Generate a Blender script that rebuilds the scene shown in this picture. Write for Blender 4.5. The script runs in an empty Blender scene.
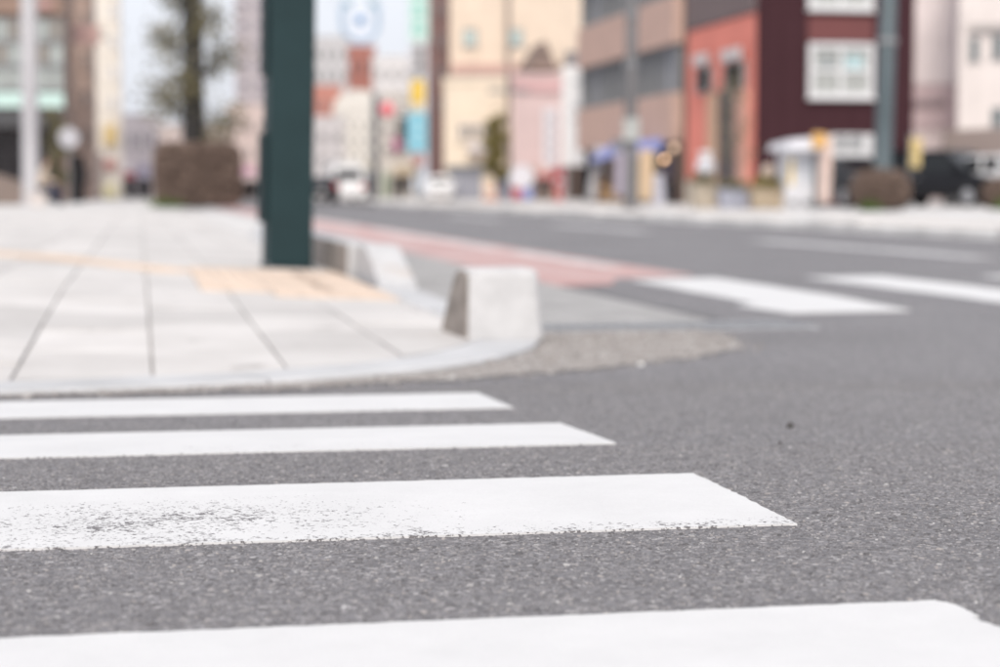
import bpy, bmesh, math, random
import numpy as np
from mathutils import Vector, Matrix

random.seed(7)
rng = np.random.default_rng(11)
SC = bpy.context.scene
COL = SC.collection
R = math.radians

# ------------------------------------------------------------------ camera
F_PX = 1944.0                  # focal length in pixels of a 1000 px wide frame
CAM_H = 0.401
HORIZON = 192.0
PITCH = math.atan((333.5 - HORIZON) / F_PX)
cam = bpy.data.cameras.new('camera')
cam_o = bpy.data.objects.new('camera', cam)
COL.objects.link(cam_o)
cam.sensor_width = 36.0
cam.lens = 36.0 * F_PX / 1000.0
cam.clip_start = 0.05
cam.clip_end = 3000
cam_o.location = (0, 0, CAM_H)
cam_o.rotation_euler = (math.pi / 2 - PITCH, 0, 0)
cam.dof.use_dof = True
cam.dof.focus_distance = 2.36
cam.dof.aperture_fstop = 3.6
cam.dof.aperture_blades = 0
SC.camera = cam_o

# ------------------------------------------------------------------ light
SUN_EL, SUN_ROT = R(42), R(181)
world = bpy.data.worlds.new('World')
SC.world = world
world.use_nodes = True
nt = world.node_tree
nt.nodes.clear()
wo = nt.nodes.new('ShaderNodeOutputWorld')
bg = nt.nodes.new('ShaderNodeBackground')
sky = nt.nodes.new('ShaderNodeTexSky')
sky.sky_type = 'NISHITA'
sky.sun_disc = False
sky.sun_elevation = SUN_EL
sky.sun_rotation = SUN_ROT
sky.air_density = 1.0
sky.dust_density = 4.0
sky.ozone_density = 1.0
hs = nt.nodes.new('ShaderNodeHueSaturation')
hs.inputs['Saturation'].default_value = 0.28
nt.links.new(sky.outputs[0], hs.inputs['Color'])
veil = nt.nodes.new('ShaderNodeMix')            # even high overcast veiling the blue
veil.data_type = 'RGBA'
veil.inputs[0].default_value = 0.66
veil.inputs[7].default_value = (6.0, 6.2, 6.8, 1)
nt.links.new(hs.outputs[0], veil.inputs[6])
nt.links.new(veil.outputs[2], bg.inputs[0])
bg.inputs[1].default_value = 0.12
nt.links.new(bg.outputs[0], wo.inputs[0])
sun = bpy.data.lights.new('sun', 'SUN')
sun.energy = 1.5
sun.angle = R(18)
sun.color = (1.0, 0.915, 0.80)
sun_o = bpy.data.objects.new('sun', sun)
COL.objects.link(sun_o)
sd = Vector((math.sin(SUN_ROT) * math.cos(SUN_EL), math.cos(SUN_ROT) * math.cos(SUN_EL), math.sin(SUN_EL)))
sun_o.rotation_euler = sd.to_track_quat('Z', 'Y').to_euler()
vs = SC.view_settings
vs.view_transform = 'Standard'
vs.look = 'None'
vs.gamma = 1.0
vs.use_curve_mapping = False
vs.exposure = 0.56
SC.render.engine = 'CYCLES'

# ------------------------------------------------------------------ geometry frame
A = math.atan((500 - 140) / F_PX)        # the street runs towards x = 140 px
CA, SA = math.cos(A), math.sin(A)
def wu(w, u, z=0.0):
    return Vector((CA * w - SA * u, SA * w + CA * u, z))
def to_wu(x, y):
    return CA * x + SA * y, -SA * x + CA * y
CP, SP = math.cos(PITCH), math.sin(PITCH)
def ray(px, py):
    f, r, t = F_PX, px - 500.0, 333.5 - py
    return Vector((r, f * CP + t * SP, -f * SP + t * CP))
def at(px, py, Y):
    d = ray(px, py)
    return Vector((0, 0, CAM_H)) + d * (Y / d.y)
KN = [(-50, 0), (2.45, 0), (2.75, .003), (3.1, .016), (3.57, .036), (4.02, .057), (4.47, .071), (4.9, .080), (5.5, .083), (9000, .083)]
def G(u):
    xs = [k[0] for k in KN]; ys = [k[1] for k in KN]
    return -float(np.mean(np.interp(u + np.linspace(-.22, .22, 9), xs, ys)))
Z0 = -0.083                                # road level beyond the gutter
def S(w, u):                               # pavement surface
    f = min(max((1.1 - w) / 1.6, 0), 1)
    return Z0 + 0.024 + 0.020 * min(max(u - 4.9, 0), 3.5) * f

# ------------------------------------------------------------------ materials
MATS = {}
def lnk(t, a, b): t.links.new(a, b)
def base_mat(name):
    m = bpy.data.materials.new(name); m.use_nodes = True
    return m, m.node_tree, m.node_tree.nodes['Principled BSDF']
def mat(name, col, rough=.6, var=.12, scale=6.0, bump=.0, bscale=60.0, metal=0.0, spec=.5, rand=0.0, emit=0, coat=0):
    if name in MATS: return MATS[name]
    m, t, b = base_mat(name)
    tc = t.nodes.new('ShaderNodeTexCoord')
    n = t.nodes.new('ShaderNodeTexNoise'); n.inputs['Scale'].default_value = scale; n.inputs['Detail'].default_value = 5
    lnk(t, tc.outputs['Object'], n.inputs['Vector'])
    rp = t.nodes.new('ShaderNodeMapRange')
    rp.inputs['From Min'].default_value = .3; rp.inputs['From Max'].default_value = .7
    rp.inputs['To Min'].default_value = 1 - var; rp.inputs['To Max'].default_value = 1 + var
    lnk(t, n.outputs['Fac'], rp.inputs['Value'])
    fac = rp.outputs[0]
    if rand:
        oi = t.nodes.new('ShaderNodeObjectInfo')
        r2 = t.nodes.new('ShaderNodeMapRange'); r2.inputs['To Min'].default_value = 1 - rand; r2.inputs['To Max'].default_value = 1 + rand
        lnk(t, oi.outputs['Random'], r2.inputs['Value'])
        mu = t.nodes.new('ShaderNodeMath'); mu.operation = 'MULTIPLY'
        lnk(t, fac, mu.inputs[0]); lnk(t, r2.outputs[0], mu.inputs[1]); fac = mu.outputs[0]
    vm = t.nodes.new('ShaderNodeVectorMath'); vm.operation = 'SCALE'
    vm.inputs[0].default_value = col[:3]
    lnk(t, fac, vm.inputs['Scale'])
    lnk(t, vm.outputs[0], b.inputs['Base Color'])
    b.inputs['Roughness'].default_value = rough
    b.inputs['Metallic'].default_value = metal
    b.inputs['Specular IOR Level'].default_value = spec
    if coat: b.inputs['Coat Weight'].default_value = coat
    if emit:
        b.inputs['Emission Color'].default_value = (*col[:3], 1); b.inputs['Emission Strength'].default_value = emit
    if bump:
        n2 = t.nodes.new('ShaderNodeTexNoise'); n2.inputs['Scale'].default_value = bscale; n2.inputs['Detail'].default_value = 6
        lnk(t, tc.outputs['Object'], n2.inputs['Vector'])
        bp = t.nodes.new('ShaderNodeBump'); bp.inputs['Strength'].default_value = bump; bp.inputs['Distance'].default_value = .01
        lnk(t, n2.outputs['Fac'], bp.inputs['Height']); lnk(t, bp.outputs[0], b.inputs['Normal'])
    MATS[name] = m
    return m
def glass(name, col=(.05, .07, .08), rough=.12):
    return mat(name, col, rough, .15, 1.5, spec=.8)

def asphalt_mat():
    m, t, b = base_mat('asphalt')
    tc = t.nodes.new('ShaderNodeTexCoord')
    big = t.nodes.new('ShaderNodeTexNoise'); big.inputs['Scale'].default_value = .8; big.inputs['Detail'].default_value = 6
    mid = t.nodes.new('ShaderNodeTexNoise'); mid.inputs['Scale'].default_value = 35; mid.inputs['Detail'].default_value = 5
    vo = t.nodes.new('ShaderNodeTexVoronoi'); vo.inputs['Scale'].default_value = 150; vo.inputs['Randomness'].default_value = 1
    for n in (big, mid, vo): lnk(t, tc.outputs['Object'], n.inputs['Vector'])
    cr = t.nodes.new('ShaderNodeValToRGB'); e = cr.color_ramp
    e.elements[0].position = 0; e.elements[0].color = (.115, .110, .115, 1)
    e.elements[1].position = 1; e.elements[1].color = (.40, .385, .39, 1)
    for p, c in ((.45, (.165, .158, .165, 1)), (.8, (.21, .202, .21, 1)), (.93, (.27, .255, .257, 1))):
        x = e.elements.new(p); x.color = c
    sp = t.nodes.new('ShaderNodeSeparateColor'); lnk(t, vo.outputs['Color'], sp.inputs[0]); lnk(t, sp.outputs[0], cr.inputs['Fac'])
    mx = t.nodes.new('ShaderNodeMath'); mx.operation = 'MULTIPLY_ADD'; mx.inputs[1].default_value = .62; mx.inputs[2].default_value = .70
    lnk(t, big.outputs['Fac'], mx.inputs[0])
    m2 = t.nodes.new('ShaderNodeMath'); m2.operation = 'MULTIPLY_ADD'; m2.inputs[1].default_value = .5; m2.inputs[2].default_value = .75
    lnk(t, mid.outputs['Fac'], m2.inputs[0])
    m3 = t.nodes.new('ShaderNodeMath'); m3.operation = 'MULTIPLY'; lnk(t, mx.outputs[0], m3.inputs[0]); lnk(t, m2.outputs[0], m3.inputs[1])
    sc = t.nodes.new('ShaderNodeVectorMath'); sc.operation = 'SCALE'
    lnk(t, cr.outputs[0], sc.inputs[0]); lnk(t, m3.outputs[0], sc.inputs['Scale'])
    lnk(t, sc.outputs[0], b.inputs['Base Color'])
    b.inputs['Roughness'].default_value = .68
    b.inputs['Specular IOR Level'].default_value = .4
    bp = t.nodes.new('ShaderNodeBump'); bp.inputs['Strength'].default_value = .7; bp.inputs['Distance'].default_value = .003
    ad = t.nodes.new('ShaderNodeMath'); ad.operation = 'SUBTRACT'
    lnk(t, mid.outputs['Fac'], ad.inputs[0]); lnk(t, vo.outputs['Distance'], ad.inputs[1])
    lnk(t, ad.outputs[0], bp.inputs['Height']); lnk(t, bp.outputs[0], b.inputs['Normal'])
    return m
def island_mat(name, stops, rough=.8):
    m, t, b = base_mat(name)
    g = t.nodes.new('ShaderNodeNewGeometry')
    cr = t.nodes.new('ShaderNodeValToRGB'); e = cr.color_ramp
    e.elements[0].position, e.elements[0].color = stops[0][0], (*stops[0][1], 1)
    e.elements[1].position, e.elements[1].color = stops[-1][0], (*stops[-1][1], 1)
    for p, c in stops[1:-1]:
        x = e.elements.new(p); x.color = (*c, 1)
    lnk(t, g.outputs['Random Per Island'], cr.inputs['Fac'])
    n = t.nodes.new('ShaderNodeTexNoise'); n.inputs['Scale'].default_value = 90
    tc = t.nodes.new('ShaderNodeTexCoord'); lnk(t, tc.outputs['Object'], n.inputs['Vector'])
    ma = t.nodes.new('ShaderNodeMath'); ma.operation = 'MULTIPLY_ADD'; ma.inputs[1].default_value = .6; ma.inputs[2].default_value = .68
    lnk(t, n.outputs['Fac'], ma.inputs[0])
    sc = t.nodes.new('ShaderNodeVectorMath'); sc.operation = 'SCALE'
    lnk(t, cr.outputs[0], sc.inputs[0]); lnk(t, ma.outputs[0], sc.inputs['Scale'])
    lnk(t, sc.outputs[0], b.inputs['Base Color'])
    b.inputs['Roughness'].default_value = rough
    b.inputs['Specular IOR Level'].default_value = .3
    return m
def paint_mat(name, wear_c, wear_r, wear_amt, edge_u=None, base=.58, col=(.635, .63, .632)):
    """white road paint in (w, u) object coordinates, worn through around wear_c and along the edge_u edge"""
    m, t, b = base_mat(name)
    tc = t.nodes.new('ShaderNodeTexCoord')
    sx = t.nodes.new('ShaderNodeSeparateXYZ'); lnk(t, tc.outputs['Object'], sx.inputs[0])
    def math_(op, a, c, clamp=False):
        n = t.nodes.new('ShaderNodeMath'); n.operation = op; n.use_clamp = clamp
        for i, v in enumerate((a, c)):
            if isinstance(v, (int, float)): n.inputs[i].default_value = v
            else: lnk(t, v, n.inputs[i])
        return n.outputs[0]
    def noise(s, d=4, r=.6):
        n = t.nodes.new('ShaderNodeTexNoise'); n.inputs['Scale'].default_value = s; n.inputs['Detail'].default_value = d
        n.inputs['Roughness'].default_value = r
        lnk(t, tc.outputs['Object'], n.inputs['Vector']); return n.outputs['Fac']
    dx = math_('DIVIDE', math_('SUBTRACT', sx.outputs[0], wear_c[0]), wear_r[0])
    dy = math_('DIVIDE', math_('SUBTRACT', sx.outputs[1], wear_c[1]), wear_r[1])
    rr = math_('ADD', math_('MULTIPLY', dx, dx), math_('MULTIPLY', dy, dy))
    blob = math_('SUBTRACT', 1.0, rr, True)
    mask = math_('MULTIPLY', blob, wear_amt)
    if edge_u is not None:
        ed = math_('DIVIDE', math_('SUBTRACT', sx.outputs[1], edge_u), .13)
        ed = math_('SUBTRACT', 1.0, ed, True)
        mask = math_('MAXIMUM', mask, math_('MULTIPLY', ed, wear_amt * 1.0))
    mask = math_('MULTIPLY', mask, math_('MULTIPLY_ADD' if False else 'ADD', math_('MULTIPLY', noise(9, 3), 1.3), .25))
    fine = math_('ADD', math_('MULTIPLY', noise(200, 3, .55), .72), math_('MULTIPLY', noise(45, 2), .28))
    th = math_('SUBTRACT', .735, mask)
    k = math_('MULTIPLY', math_('SUBTRACT', fine, th), 30.0, True)
    tone = math_('ADD', math_('MULTIPLY', noise(6, 6, .7), .26), .87)
    tone = math_('MULTIPLY', tone, math_('ADD', math_('MULTIPLY', noise(330, 2), .14), .93))
    sc = t.nodes.new('ShaderNodeVectorMath'); sc.operation = 'SCALE'; sc.inputs[0].default_value = col
    lnk(t, tone, sc.inputs['Scale'])
    mx = t.nodes.new('ShaderNodeMix'); mx.data_type = 'RGBA'
    lnk(t, k, mx.inputs[0]); lnk(t, sc.outputs[0], mx.inputs[6]); mx.inputs[7].default_value = (.17, .16, .165, 1)
    lnk(t, mx.outputs[2], b.inputs['Base Color'])
    b.inputs['Roughness'].default_value = .65
    b.inputs['Specular IOR Level'].default_value = .35
    bp = t.nodes.new('ShaderNodeBump'); bp.inputs['Strength'].default_value = .45; bp.inputs['Distance'].default_value = .002
    hgt = math_('SUBTRACT', noise(240, 3), k)
    lnk(t, hgt, bp.inputs['Height']); lnk(t, bp.outputs[0], b.inputs['Normal'])
    return m
def slab_mat():
    m, t, b = base_mat('paving_slab')
    tc = t.nodes.new('ShaderNodeTexCoord'); oi = t.nodes.new('ShaderNodeObjectInfo')
    n = t.nodes.new('ShaderNodeTexNoise'); n.inputs['Scale'].default_value = 2.2; n.inputs['Detail'].default_value = 8; n.inputs['Roughness'].default_value = .65
    lnk(t, tc.outputs['Object'], n.inputs['Vector'])
    cr = t.nodes.new('ShaderNodeValToRGB'); e = cr.color_ramp
    e.elements[0].position = .25; e.elements[0].color = (.475, .452, .437, 1)
    e.elements[1].position = .75; e.elements[1].color = (.64, .617, .602, 1)
    lnk(t, n.outputs['Fac'], cr.inputs['Fac'])
    ma = t.nodes.new('ShaderNodeMath'); ma.operation = 'MULTIPLY_ADD'; ma.inputs[1].default_value = .24; ma.inputs[2].default_value = .87
    lnk(t, oi.outputs['Random'], ma.inputs[0])
    sc = t.nodes.new('ShaderNodeVectorMath'); sc.operation = 'SCALE'
    lnk(t, cr.outputs[0], sc.inputs[0]); lnk(t, ma.outputs[0], sc.inputs['Scale'])
    st = t.nodes.new('ShaderNodeTexNoise'); st.inputs['Scale'].default_value = 5.5; st.inputs['Detail'].default_value = 3
    lnk(t, tc.outputs['Object'], st.inputs['Vector'])
    smr = t.nodes.new('ShaderNodeMapRange'); smr.inputs['From Min'].default_value = .66; smr.inputs['From Max'].default_value = .72; smr.inputs['To Max'].default_value = .5
    lnk(t, st.outputs['Fac'], smr.inputs['Value'])
    smx = t.nodes.new('ShaderNodeMix'); smx.data_type = 'RGBA'; smx.inputs[7].default_value = (.27, .25, .24, 1)
    lnk(t, smr.outputs[0], smx.inputs[0]); lnk(t, sc.outputs[0], smx.inputs[6])
    lnk(t, smx.outputs[2], b.inputs['Base Color']); b.inputs['Roughness'].default_value = .8
    n2 = t.nodes.new('ShaderNodeTexNoise'); n2.inputs['Scale'].default_value = 130
    lnk(t, tc.outputs['Object'], n2.inputs['Vector'])
    bp = t.nodes.new('ShaderNodeBump'); bp.inputs['Strength'].default_value = .3; bp.inputs['Distance'].default_value = .004
    lnk(t, n2.outputs['Fac'], bp.inputs['Height']); lnk(t, bp.outputs[0], b.inputs['Normal'])
    return m

# ------------------------------------------------------------------ mesh helpers
class MB:
    def __init__(s): s.v = []; s.f = []
    def add(s, vs_, fs):
        o = len(s.v); s.v += [tuple(v) for v in vs_]; s.f += [tuple(i + o for i in f) for f in fs]; return s
    def box(s, x0, x1, y0, y1, z0, z1):
        return s.add([(x0, y0, z0), (x1, y0, z0), (x1, y1, z0), (x0, y1, z0), (x0, y0, z1), (x1, y0, z1), (x1, y1, z1), (x0, y1, z1)],
                     [(0, 3, 2, 1), (4, 5, 6, 7), (0, 1, 5, 4), (1, 2, 6, 5), (2, 3, 7, 6), (3, 0, 4, 7)])
    def prism(s, poly, z0, z1):      # poly CCW in xy
        n = len(poly)
        vs_ = [(p[0], p[1], z0) for p in poly] + [(p[0], p[1], z1) for p in poly]
        fs = [tuple(range(n - 1, -1, -1)), tuple(range(n, 2 * n))] + [(i, (i + 1) % n, n + (i + 1) % n, n + i) for i in range(n)]
        return s.add(vs_, fs)
    def prism_y(s, poly, y0, y1):    # poly in xz
        n = len(poly)
        vs_ = [(p[0], y0, p[1]) for p in poly] + [(p[0], y1, p[1]) for p in poly]
        fs = [tuple(range(n)), tuple(range(2 * n - 1, n - 1, -1))] + [(i, n + i, n + (i + 1) % n, (i + 1) % n) for i in range(n)]
        return s.add(vs_, fs)
    def hexa(s, b, t):               # four bottom, four top points
        return s.add(list(b) + list(t), [(0, 3, 2, 1), (4, 5, 6, 7), (0, 1, 5, 4), (1, 2, 6, 5), (2, 3, 7, 6), (3, 0, 4, 7)])
    def lathe(s, prof, n=20, c=(0, 0, 0)):
        vs_, fs = [], []
        for (r, z) in prof:
            for i in range(n):
                a = 2 * math.pi * i / n
                vs_.append((c[0] + r * math.cos(a), c[1] + r * math.sin(a), c[2] + z))
        for j in range(len(prof) - 1):
            for i in range(n):
                k = (i + 1) % n
                fs.append((j * n + i, j * n + k, (j + 1) * n + k, (j + 1) * n + i))
        fs.append(tuple(range(n - 1, -1, -1))); fs.append(tuple((len(prof) - 1) * n + i for i in range(n)))
        return s.add(vs_, fs)
    def tube(s, pts, rad, n=8):
        pts = [Vector(p) for p in pts]
        if not isinstance(rad, (list, tuple)): rad = [rad] * len(pts)
        vs_, fs = [], []
        for i, p in enumerate(pts):
            d = (pts[min(i + 1, len(pts) - 1)] - pts[max(i - 1, 0)]).normalized()
            a = d.orthogonal().normalized() if i == 0 else (a - d * a.dot(d)).normalized()
            b = d.cross(a)
            for k in range(n):
                an = 2 * math.pi * k / n
                vs_.append(p + (a * math.cos(an) + b * math.sin(an)) * rad[i])
        for i in range(len(pts) - 1):
            for k in range(n):
                q = (k + 1) % n
                fs.append((i * n + k, i * n + q, (i + 1) * n + q, (i + 1) * n + k))
        fs.append(tuple(range(n - 1, -1, -1))); fs.append(tuple((len(pts) - 1) * n + k for k in range(n)))
        return s.add(vs_, fs)
    def build(s, name, m, parent=None, bevel=0, smooth=False, seg=2):
        me = bpy.data.meshes.new(name)
        me.from_pydata(s.v, [], s.f)
        if bevel or True:
            bm = bmesh.new(); bm.from_mesh(me)
            bmesh.ops.recalc_face_normals(bm, faces=bm.faces)
            if bevel:
                bmesh.ops.bevel(bm, geom=[e for e in bm.edges if len(e.link_faces) == 2 and e.calc_face_angle(0) > .5], offset=bevel, segments=seg, profile=.6, affect='EDGES', clamp_overlap=True)
            bm.to_mesh(me); bm.free()
        if smooth:
            me.polygons.foreach_set('use_smooth', [True] * len(me.polygons))
        me.materials.append(m)
        o = bpy.data.objects.new(name, me); COL.objects.link(o)
        if parent: o.parent = parent
        return o
def big_mesh(name, V, T, m, parent=None):
    me = bpy.data.meshes.new(name)
    V = np.asarray(V, dtype=np.float32); T = np.asarray(T, dtype=np.int32)
    k = T.shape[1]
    me.vertices.add(len(V)); me.vertices.foreach_set('co', V.ravel())
    me.loops.add(T.size); me.loops.foreach_set('vertex_index', T.ravel())
    me.polygons.add(len(T)); me.polygons.foreach_set('loop_start', np.arange(0, T.size, k, dtype=np.int32))
    me.update(calc_edges=True)
    me.materials.append(m)
    o = bpy.data.objects.new(name, me); COL.objects.link(o)
    if parent: o.parent = parent
    return o
def tag(o, label=None, cat=None, group=None, kind=None):
    if label: o['label'] = label
    if cat: o['category'] = cat
    if group: o['group'] = group
    if kind: o['kind'] = kind
    return o
def thing(name, label, cat, loc=(0, 0, 0), rz=0.0, group=None):
    o = bpy.data.objects.new(name, None); COL.objects.link(o)
    o.empty_display_size = .2
    o.location = loc; o.rotation_euler = (0, 0, rz)
    return tag(o, label, cat, group)
def struct(name, loc=(0, 0, 0), rz=0.0):
    o = bpy.data.objects.new(name, None); COL.objects.link(o); o.location = loc; o.rotation_euler = (0, 0, rz)
    o['kind'] = 'structure'; return o
def box_part(name, m, par, x0, x1, y0, y1, z0, z1, bevel=0):
    return MB().box(x0, x1, y0, y1, z0, z1).build(name, m, par, bevel)

# ================================================================== SETTING
M_ASPH = asphalt_mat()
# one road sheet to the horizon; it only bends along u (crown falling to the gutter)
us = sorted(set([-60, -10, 0, 1.5] + [2.1 + .12 * i for i in range(32)] + [7, 10, 20, 60, 200, 700, 1500]))
ws = [-700, -60, -12, -4, -1, 0, 1, 2, 4, 10, 40, 200, 700]
V = [tuple((w, u, G(u))) for u in us for w in ws]
Fq = []
for j in range(len(us) - 1):
    for i in range(len(ws) - 1):
        a = j * len(ws) + i
        Fq.append((a, a + 1, a + len(ws) + 1, a + len(ws)))
mb = MB(); mb.add(V, Fq)
road = mb.build('road', M_ASPH, None, 0, True); road.rotation_euler = (0, 0, A); road['kind'] = 'structure'

# ------------------------------------------------------------------ crossing stripes (foreground)
W_END = .775
def in_stripe(w, u):
    r = np.zeros(w.shape, bool)
    for (u0, u1) in ((1.32, 1.77), (2.216, 2.665), (3.117, 3.566), (4.02, 4.469)):
        r |= (w < W_END + .001) & (u > u0 - .001) & (u < u1 + .001)
    return r
def jag(amp): return random.uniform(-amp, amp)
def stripe(u0, u1, m, label, endf=None, amp=.0022, th=.0026, K=36):
    """one painted bar along w with ragged edges, draped on the road, sides down to the asphalt"""
    n = 250
    ej = [jag(amp * .8) for _ in range(K + 1)]
    lo = [jag(amp) for _ in range(n + 1)]; hi = [jag(amp * .8) for _ in range(n + 1)]
    vs_, fs = [], []
    for i in range(n + 1):
        for k in range(K + 1):
            f = k / K
            u = (u0 + lo[i]) * (1 - f) + (u1 + hi[i]) * f
            we = (endf(u) if endf else W_END) + ej[k]
            vs_.append((W_L + (we - W_L) * i / n, u, G(u) + th))
    q = K + 1; n += 1
    for i in range(n - 1):
        for k in range(K):
            fs.append((i * q + k, (i + 1) * q + k, (i + 1) * q + k + 1, i * q + k + 1))
    ring = [i * q for i in range(n)] + [(n - 1) * q + k for k in range(1, q)] + [i * q + K for i in range(n - 2, -1, -1)] + [k for k in range(K - 1, 0, -1)]
    o = len(vs_)
    for r in ring:
        v = vs_[r]; vs_.append((v[0], v[1], v[2] - th - .001))
    L = len(ring)
    for i in range(L):
        j = (i + 1) % L
        fs.append((ring[i], o + i, o + j, ring[j]))
    ob = MB().add(vs_, fs).build('crossing_stripe', m)
    ob.rotation_euler = (0, 0, A)
    return tag(ob, label, 'road marking', 'crossing stripes in the foreground')
W_L = -2.2
specs = [
 (2.216, 2.665, paint_mat('paint_worn', (.03, 2.375), (.50, .26), .225, 2.216), 'white crossing stripe speckled with wear, second from the camera'),
 (3.117, 3.566, paint_mat('paint_clean', (.2, 3.2), (.9, .12), .13, 3.117), 'clean white crossing stripe, second from the pavement corner'),
 (4.02, 4.469, paint_mat('paint_far', (-.3, 4.1), (.9, .1), .08), 'narrow-looking white crossing stripe closest to the kerb'),
]
for (u0, u1, m, lab) in specs:
    stripe(u0, u1, m, lab)
# nearest stripe, with its far right corner broken away
ET = [(1.2, .773), (1.64, .773), (1.658, .771), (1.676, .765), (1.682, .7665), (1.69, .764), (1.697, .772), (1.72, .774), (1.752, .772), (1.768, .762), (1.9, .755)]
def end_near(u): return float(np.interp(u, [e[0] for e in ET], [e[1] for e in ET]))
stripe(1.32, 1.77, paint_mat('paint_near', (.2, 1.5), (.8, .1), .06), 'nearest white crossing stripe at the bottom edge with a chipped corner', end_near, K=110)

# ------------------------------------------------------------------ asphalt aggregate (real relief where the lens is sharp)
def stones(name, X, Y, rad, hgt, zf, m, n=5):
    N = len(X)
    ang = rng.uniform(0, 2 * math.pi, N)[:, None] + np.arange(n)[None, :] * 2 * math.pi / n + rng.uniform(-.35, .35, (N, n))
    rr = rad[:, None] * rng.uniform(.65, 1.25, (N, n))
    st = rng.uniform(.6, 1.0, N)[:, None]; ro = rng.uniform(0, math.pi, N)[:, None]
    ex, ey = rr * np.cos(ang), rr * np.sin(ang) * st
    cx, sx = np.cos(ro), np.sin(ro)
    rx, ry = ex * cx - ey * sx, ex * sx + ey * cx
    z0 = zf
    ring = np.stack([X[:, None] + rx, Y[:, None] + ry, np.repeat(z0[:, None] - .0008, n, 1)], -1)
    r2 = np.stack([X[:, None] + rx * .6, Y[:, None] + ry * .6, z0[:, None] + hgt[:, None] * rng.uniform(.7, 1.2, (N, n))], -1)
    Vv = np.concatenate([ring, r2], 1).reshape(-1, 3)
    base = (np.arange(N) * 2 * n)[:, None]
    T = []
    for k in range(n):
        q = (k + 1) % n
        T.append(base + np.array([[k, q, n + q]])); T.append(base + np.array([[k, n + q, n + k]]))
    for k in range(1, n - 1):
        T.append(base + np.array([[n, n + k, n + k + 1]]))
    T = np.stack(T, 1).reshape(-1, 3)
    o = big_mesh(name, Vv, T, m); o.rotation_euler = (0, 0, A)
    return o
NP_ = 150000
yy = np.sqrt(rng.uniform(1.45 ** 2, 4.9 ** 2, NP_ * 2))
yy = np.concatenate([yy[:NP_], rng.uniform(1.5, 3.2, 70000), 4.6 + 2.2 * rng.uniform(0, 1, 60000) ** 2])
xx = rng.uniform(-1, 1, len(yy)) * (.28 * yy + .08)
w_, u_ = CA * xx + SA * yy, -SA * xx + CA * yy
keep = ~in_stripe(w_, u_) & ~((u_ > 4.56 + np.maximum(0, w_ + .3) * .15) & (w_ < 1.95) & (u_ > 4.3 + .55 * w_))
w_, u_ = w_[keep], u_[keep]
us_t = np.linspace(-1, 12, 600); gt = np.array([G(u) for u in us_t])
M_AGG = island_mat('asphalt_stone', [(0, (.10, .096, .10)), (.3, (.155, .149, .155)), (.7, (.215, .207, .215)), (.88, (.265, .255, .26)), (.95, (.32, .295, .285)), (.985, (.35, .34, .34)), (1, (.45, .44, .44))], .68)
rad = np.clip(rng.lognormal(math.log(.0018), .42, len(w_)), .0011, .0062)
o = stones('asphalt_aggregate', w_, u_, rad, rad * rng.uniform(.14, .42, len(w_)), np.interp(u_, us_t, gt), M_AGG)
tag(o, 'fine grey and pale stones showing in the asphalt surface', 'asphalt', kind='stuff')

# ------------------------------------------------------------------ corner pavement
kerb_out = [(-8, 4.60), (-2.2, 4.61), (-1.0, 4.625), (-.32, 4.66), (.02, 4.735), (.39, 4.86), (.76, 5.12), (1.01, 5.45), (1.18, 5.82), (1.27, 6.2), (1.3, 6.6)]
def resample(pts, step):
    out = []
    P = [Vector((p[0], p[1])) for p in pts]
    # Catmull-Rom
    dense = []
    for i in range(len(P) - 1):
        p0, p1, p2, p3 = P[max(i - 1, 0)], P[i], P[i + 1], P[min(i + 2, len(P) - 1)]
        n = max(4, int((p2 - p1).length / .02))
        for k in range(n):
            t = k / n
            dense.append(.5 * ((2 * p1) + (-p0 + p2) * t + (2 * p0 - 5 * p1 + 4 * p2 - p3) * t * t + (-p0 + 3 * p1 - 3 * p2 + p3) * t ** 3))
    dense.append(P[-1])
    acc = 0; out = [dense[0]]
    for a, b in zip(dense, dense[1:]):
        acc += (b - a).length
        if acc >= step: out.append(b); acc = 0
    if (out[-1] - dense[-1]).length > step * .4: out.append(dense[-1])
    else: out[-1] = dense[-1]
    return out
def offset(pts, d):
    out = []
    for i, p in enumerate(pts):
        t = (pts[min(i + 1, len(pts) - 1)] - pts[max(i - 1, 0)]).normalized()
        out.append(p + Vector((-t.y, t.x)) * d)
    return out
KW = .19
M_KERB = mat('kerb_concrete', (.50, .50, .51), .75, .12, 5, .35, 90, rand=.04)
M_DIRT_SHADE = mat('soiled_shaded_concrete', (.27, .235, .21), .95, .35, 14, .5, 60)
def dirt_shade_side(o, lim=-.8):
    o.data.materials.append(M_DIRT_SHADE)                  # pavement-side face: dirt and its shade put into one dark colour
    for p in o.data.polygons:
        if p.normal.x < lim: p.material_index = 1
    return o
kerb = struct('kerb', (0, 0, 0), A)
crv = [p for p in resample(kerb_out, .05)]
inn = offset(crv, KW)
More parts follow.
